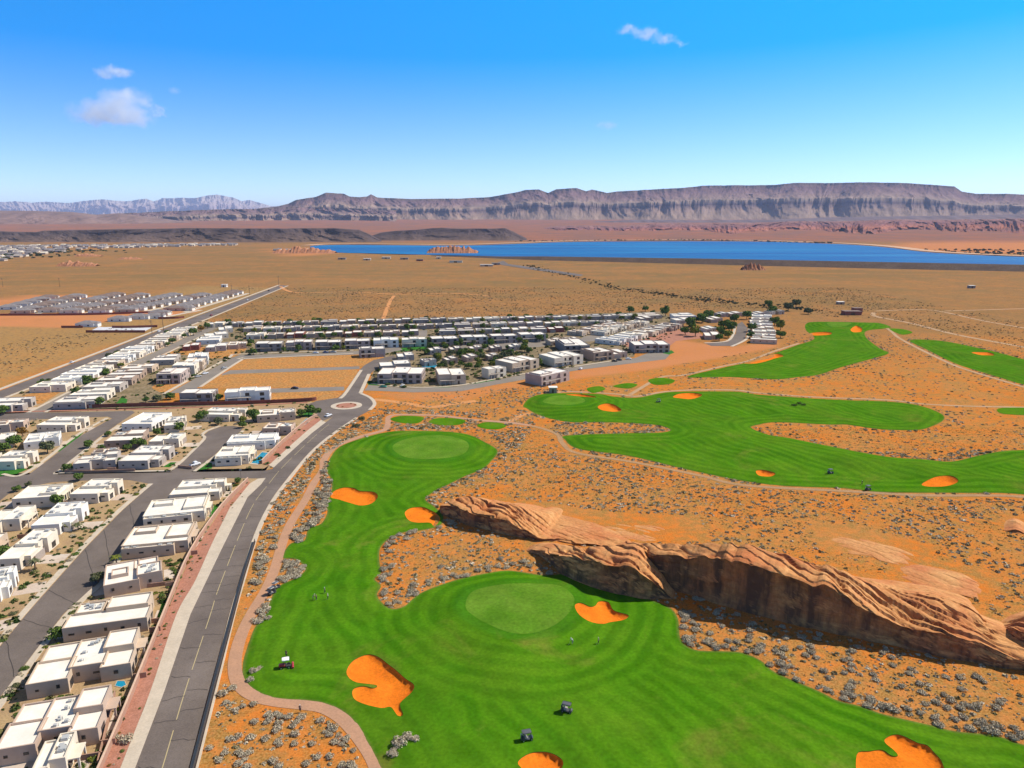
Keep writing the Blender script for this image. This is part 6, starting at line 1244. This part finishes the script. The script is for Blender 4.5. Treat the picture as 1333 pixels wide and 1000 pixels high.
def person(u, v, face, label, shirt, legs, pose='stand', turf=True, hat=True, club=True):
    q = P(u, v); z = float(Hturf(q.x, q.y)) if turf else .1; q = P(u, v, z)
    r = tag(empty('person', (q.x, q.y, z), face), label, 'person', 'golfers on the course')
    b = .35 if pose == 'putt' else 0.0           # forward bend at the hips; x is forward
    hip = (-.10 if b else 0, 0, .92); ch = (b * .55, 0, 1.32); nk = (b * .8, 0, 1.50); hd = (b * 1.0 + .02, 0, 1.63); tp = (b * 1.0 + .03, 0, 1.72)
    st = .14 if pose == 'walk' else .0
    def arm(s):
        if pose == 'putt': return (b * .7, s * .20, 1.40), (b * .9 + .16, s * .17, 1.14), (b * .8 + .28, s * .03, .92)
        if pose == 'walk': return (.0, s * .20, 1.42), (-.10 * s, s * .25, 1.14), (.08 * s, s * .25, .92)
        return (b * .7, s * .20, 1.42), (.02, s * .27, 1.15), (.12, s * .22, .92)
    J = [(hip, .125), ((.0, 0, 1.08), .115), (ch, .135), (nk, .055), (hd, .085), (tp, .06)]; E = [(0, 1), (1, 2), (2, 3), (3, 4), (4, 5)]
    for s in (-1, 1):
        sh, el, hn = arm(s); i = len(J); J += [(sh, .058), (el, .044), (hn, .032), (tuple(np.array(hn) + (np.array(hn) - np.array(el)) * .35), .026)]; E += [(2, i), (i, i + 1), (i + 1, i + 2), (i + 2, i + 3)]
        i = len(J); f = st * s; J += [((hip[0], s * .10, .86), .085), ((.03 + f * .7, s * .11, .48), .060), ((-.02 + f * 1.6, s * .12, .09), .040), ((.16 + f * 1.6, s * .13, .04), .038)]; E += [(0, i), (i, i + 1), (i + 1, i + 2), (i + 2, i + 3)]
    skin('body', J, E, skinm, r)
    g = 1.16
    JS = [((hip[0] * .6, 0, 1.0), .145), (ch, .155), ((nk[0] * .9, 0, nk[2] - .05), .07)]; ES = [(0, 1), (1, 2)]
    for s in (-1, 1): sh, el, hn = arm(s); i = len(JS); JS += [(sh, .075), (tuple(np.array(sh) * .35 + np.array(el) * .65), .062)]; ES += [(1, i), (i, i + 1)]
    skin('shirt', JS, ES, CLOTH[shirt], r)
    JL = [(hip, .15)]; EL = []
    for s in (-1, 1): f = st * s; i = len(JL); JL += [((hip[0], s * .10, .84), .105), ((.03 + f * .7, s * .11, .48), .080), ((-.02 + f * 1.5, s * .12, .13), .062)]; EL += [(0, i), (i, i + 1), (i + 1, i + 2)]
    skin('trousers', JL, EL, CLOTH[legs], r)
    mb = MB(); mb.ball((hd[0], 0, hd[2] + .07), .10, .095, .085, 10, 6); mb.build('cap' if hat else 'hair', capw if hat else hairm, r, True)
    if hat: pass
    mb = MB(); mb.ball((hd[0] + .10, 0, hd[2] - .01), .02, .018, .025, 6, 4); mb.build('nose', skinm, r, True)
    if club:
        h = arm(1)[2]; c_ = empty('golf_club', (q.x, q.y, z), face); tag(c_, 'club held by ' + ' '.join(label.split()[:9]) , 'golf club', 'golf clubs'); mb = MB(); mb.tube((h[0], 0 if pose == 'putt' else h[1], h[2]), (h[0] + .35, 0 if pose == 'putt' else h[1] + .1, .03), .012, .010, 6); mb.build('shaft', clubm, c_); mb = MB(); mb.box(h[0] + .31, -.05 if pose == 'putt' else h[1] + .05, .0, h[0] + .42, .05 if pose == 'putt' else h[1] + .15, .05); mb.build('club_head', clubm, c_)
    return r
person(745, 838, R(200), 'golfer in white shirt below the putting green', 'white', 'grey', 'putt'); person(779, 838, R(170), 'golfer in grey shirt below the heart-shaped bunker', 'grey', 'dark', 'stand')
person(427, 780, R(190), 'golfer in white top and dark trousers, tallest of the tee group', 'white', 'dark', 'stand'); person(408, 781, R(10), 'golfer in khaki bending over on the tee', 'khaki', 'khaki', 'putt'); person(412, 781, R(170), 'golfer in black beside the bending one', 'black', 'dark', 'stand', hat=False, club=False); person(423, 772, R(200), 'golfer in grey behind the tee group', 'grey', 'dark', 'walk', club=False)
person(373, 855, R(250), 'person in black standing behind the red mower', 'black', 'dark', 'stand', club=False, hat=False); person(391, 927, R(100), 'walker in dark clothes on the cart path', 'dark', 'black', 'walk', False, True, False); person(1122, 631, R(180), 'golfer in dark clothes near the fairway edge cart', 'dark', 'dark', 'stand', club=False)
# ------------------------------------------------------------------ small structures
polem = mottled('wooden pole', (.12, .08, .055), (.16, .11, .08), 1.0)
def pole(u, v, h, label, arms=2):
    q = P(u, v); r = tag(empty('utility_pole', (q.x, q.y, float(Hg(q.x, q.y))), R(15)), label, 'utility pole', 'utility poles')
    mb = MB(); mb.tube((0, 0, -.5), (0, 0, h), .26, .17); mb.build('shaft', polem, r)
    for k in range(arms):
        mb = MB(); z = h - .6 - 1.1 * k; mb.box(-1.3, -.1 - .25, z - .09, 1.3, .1 - .25, z + .09); o = mb.build('crossarm', polem, r)
        for x in (-1.1, -.4, .4, 1.1): mb = MB(); mb.tube((x, -.25, z + .08), (x, -.25, z + .36), .06, .05, 6); mb.build('insulator', acm, o)
for a in ((213, 431, 17, 'tall wooden utility pole beside the storage yard'), (198, 434, 12, 'shorter utility pole at the storage yard corner'), (325, 384, 13, 'utility pole behind the last estate column'), (302, 383, 13, 'utility pole at the far corner of the estate'), (363, 373, 16, 'utility pole at the end of the long straight road'), (78, 374, 14, 'utility pole standing alone on the plain'), (4, 374, 14, 'utility pole at the left end of the plain')): pole(*a)
q = P(314, 625); r = tag(empty('street_sign', (q.x, q.y, 0)), 'thin street sign pole on the side street corner', 'street sign'); mb = MB(); mb.tube((0, 0, -.2), (0, 0, 4.6), .06, .05); mb.build('post', metalm, r); mb = MB(); mb.box(-.45, -.02, 4.1, .45, .02, 4.35); mb.build('sign_panel', whiter, r)
def hut(u, v, W, D, h, wc, label, name='shelter', roof=None, rz=0.0):
    q = P(u, v); z = float(Hg(q.x, q.y)); r = tag(empty(name, (q.x, q.y, z), rz), label, 'hut'); mb = MB(); mb.box(0, 0, -.3, W, D, h); mb.build('walls', WALL[wc], r)
    mb = MB(); mb.box(-.4, -.4, h + .003, W + .4, D + .4, h + .3); mb.build('roof', roof or roofm, r); mb = MB(); mb.box(W * .35, -.06, -.1, W * .6, .05, h * .75); mb.build('door', doorm, r); mb = MB(); mb.box(W - .05, D * .3, h * .4, W + .06, D * .7, h * .8); mb.build('window', glass, r); return r
hut(715, 512, 4.5, 4, 3.2, 'brown', 'small white-roofed hut at the edge of the far green')
hut(1100, 410.5, 18, 10, 4, 'red', 'long dark red building beyond the far green', 'red_building', brownroof); hut(1112, 408, 9, 8, 5.5, 'red', 'taller red building behind the long one', 'red_building', brownroof); hut(1091, 396.5, 8, 6, 3, 'brown', 'lone brown hut with a white roof in the scrub'); hut(1262, 375.5, 9, 6, 4, 'slate', 'dark hut alone on the right plain'); hut(288, 374, 8, 6, 4, 'white', 'lone white hut on the plain beyond the estate')
for u, v, W, wc, l in ((440, 338, 26, 'grey', 'grey-roofed lakeside building nearest the rock point'), (473, 339, 24, 'white', 'short pale-roofed building on the lake shore'), (497, 337, 30, 'white', 'long lakeside building with a pale roof'), (521, 338, 28, 'grey', 'grey building with dark front by the shore'), (542, 340, 22, 'red', 'red hut on the lake shore'), (568, 337, 16, 'white', 'small pale-roofed hut by the rock island'), (585, 342, 42, 'sage', 'low green sheds near the shore'), (625, 347, 40, 'white', 'long pale-roofed shed by the dam road'), (640, 345, 26, 'slate', 'dark building by the dam road')):
    hut(u, v, W * .7, 10, 4, {'white': 'tan', 'grey': 'brown'}.get(wc, wc), l, 'lakeside_building', greyroof if wc != 'white' else None)
sheet('road', PX([(640,334.5),(648,334.5),(662,344),(700,349),(760,358),(755,360),(690,351),(652,345)]), .3, asph, label='grey access road coming down from the dam', cat='road')
# distant town: too many houses to tell apart
mb = MB(); r = random.Random(4)
def specks(poly, n):
    a = np.array(poly); k = 0
    while k < n:
        x, y = r.uniform(a[:, 0].min(), a[:, 0].max()), r.uniform(a[:, 1].min(), a[:, 1].max())
        if not inpoly(np.array(x), np.array(y), poly): continue
        z = float(Hg(x, y)); w, d, h = r.uniform(8, 16), r.uniform(8, 14), r.uniform(3, 5); e = MBS[r.choice((0, 0, 1, 2))]
        e.box(x, y, z - 1, x + w, y + d, z + h); MBS[3 if r.random() < .72 else (1 if r.random() < .4 else 2)].add([(x - 1, y - 1, z + h), (x + w + 1, y - 1, z + h), (x + w + 1, y + d + 1, z + h), (x - 1, y + d + 1, z + h), (x, y + d / 2, z + h + 2.5), (x + w, y + d / 2, z + h + 2.5)], [(0, 1, 5, 4), (1, 2, 5), (2, 3, 4, 5), (3, 0, 4)]); k += 1
MBS = [MB(), MB(), MB(), MB()]
specks(PX([(-160,345),(0,340),(60,331),(126,322),(126,319.5),(0,321),(-160,322)]), 520); specks(PX([(120,324),(310,319.5),(310,318),(120,320)]), 150); specks(PX([(352,329),(400,330),(400,326),(352,326)]), 16)
tm_ = [WALL['tan'], WALL['cream'], WALL['grey'], greyroof]; me = bpy.data.meshes.new('distant_town'); V = []; F = []; MI = []
for i, e in enumerate(MBS): o_ = len(V); V += e.v; F += [[k + o_ for k in f] for f in e.f]; MI += [i] * len(e.f)
me.from_pydata(V, [], F); [me.materials.append(q) for q in tm_]; me.polygons.foreach_set('material_index', MI); tag(link('distant_town', me), 'distant town of pale specks under the dark lava mesa', 'town', kind='stuff')
tt = np.array(PX([(-100,338),(0,334),(60,328),(120,321)])); k = rg.random((260, 1)); a = tt[rg.integers(0, 3, 260)]; pt = a + rg.normal(0, 1, (260, 2)) * np.array([90, 60]); mass('town_trees', pt, 3 + 3 * rg.random(260), leafmat('town trees', (.03, .045, .02), (.06, .08, .03), (.1, .11, .05)), 'dark trees among the distant town houses', seed=23, hgt=1.0)
bb = PX([(1262,330),(1333,332),(1333,326),(1285,325)]); ab = np.array(bb); pt = rg.uniform(ab.min(0), ab.max(0), (130, 2)); mass('shore_trees', pt, 3 + 4 * rg.random(130), leafmat('shore trees', (.06, .06, .03), (.12, .11, .05), (.2, .17, .08)), 'bushes on the far beach at the right end of the lake', seed=29, hgt=.9)
bt = PX([(680,315),(900,313),(1080,317)]); bt = np.array(crv(bt, False, 60)); pt = bt[rg.integers(0, len(bt), 130)] + rg.normal(0, 22, (130, 2)) + [0, 40]; mass('shoreline_trees', pt, 3 + 4 * rg.random(130), leafmat('shoreline trees', (.05, .06, .03), (.09, .095, .05), (.15, .14, .07)), 'dark bushes along the far shoreline', seed=31, hgt=.9)
# ------------------------------------------------------------------ clouds
def cloud(puffs, D, dens_, label, seed):
    m = bpy.data.materials.new('cloud'); m.use_nodes = True; t = NT(m); nt = m.node_tree; out = [n for n in nt.nodes if n.type == 'OUTPUT_MATERIAL'][0]; nt.nodes.remove(t.b)
    us = [q[0] for q in puffs]; k = D / FPX
    cx = np.mean([q[0] for q in puffs]); cy = np.mean([q[1] for q in puffs]); dx, dy, dz = ray(cx, cy); c0 = Vector((dx * D, dy * D, CAMH + dz * D)); R0 = max(q[2] for q in puffs) * k
    p = t.obj(); acc = None
    wv = t.n('TexNoise', Vector=p, Scale=2.2 / R0, Detail=5, Roughness=.62).outputs['Color']
    pw = t.n('VectorMath', {'operation': 'MULTIPLY_ADD'}, i0=wv, i1=(R0 * 1.1,) * 3, i2=p).outputs[0]
    off = (R0 * .55,) * 3; lo = np.full(3, 1e9); hi = -lo
    for u, v, ru, rv in puffs:
        dx, dy, dz = ray(u, v); c_ = Vector((dx * D, dy * D, CAMH + dz * D)) - c0; rr = np.array((ru * k, max(ru, rv) * k * .8, rv * k))
        lo = np.minimum(lo, np.array(c_) - rr * 1.25); hi = np.maximum(hi, np.array(c_) + rr * 1.25)
        mpn = t.n('Mapping', {'vector_type': 'POINT'}, Vector=pw, Location=tuple(-(c_[i] + off[i]) / rr[i] for i in range(3)), Scale=tuple(1 / rr)).outputs[0]
        ln = t.n('VectorMath', {'operation': 'LENGTH'}, i0=mpn).outputs['Value']; f = t.math('SUBTRACT', 1.0, ln)
        acc = f if acc is None else t.math('MAXIMUM', acc, f)
    d_ = t.math('MULTIPLY', t.math('MAXIMUM', acc, 0.0), dens_)
    pv = nt.nodes.new('ShaderNodeVolumePrincipled'); pv.inputs['Color'].default_value = (.93, .97, 1, 1); pv.inputs['Anisotropy'].default_value = 0; nt.links.new(d_, pv.inputs['Density']); nt.links.new(pv.outputs[0], out.inputs['Volume'])
    pad = R0 * .35; mb = MB(); mb.box(*(lo - pad), *(hi + pad)); o = mb.build('cloud', m); o.location = c0; tag(o, label, 'cloud', 'small clouds in the blue sky')
CL_D = 9600.
cloud([(160,128,34,13),(188,133,20,9),(132,150,44,13),(170,152,34,12),(150,140,40,14),(206,144,12,6)], CL_D, .0048, 'largest white puffy cloud at the left', 1)
cloud([(136,96,14,8),(156,94,20,6),(146,91,12,7)], CL_D, .0066, 'small flat cloud above the largest one', 2)
cloud([(820,39,20,5),(842,44,24,6),(866,51,18,5),(886,56,10,3)], CL_D, .0058, 'thin slanting white cloud high over the lake', 3)
cloud([(792,163,15,6),(780,162,8,3)], CL_D, .0030, 'faint wisp of cloud over the mesa', 4)
cloud([(227,118,9,5)], CL_D, .0034, 'faint scrap of cloud right of the largest one', 5)
# ------------------------------------------------------------------ haze
hz, t = mat('air')
out = [n for n in hz.node_tree.nodes if n.type == 'OUTPUT_MATERIAL'][0]
hz.node_tree.nodes.remove(t.b)
pv = hz.node_tree.nodes.new('ShaderNodeVolumePrincipled'); pv.inputs['Color'].default_value = (.48, .64, 1, 1); pv.inputs['Density'].default_value = 2.5e-5; pv.inputs['Anisotropy'].default_value = 0.0
hz.node_tree.links.new(pv.outputs[0], out.inputs['Volume'])
mb = MB(); mb.box(-61000, -3200, -14, 61000, 92000, 1240)
tag(mb.build('haze', hz), 'thin blue haze over the far desert', 'haze', kind='stuff')
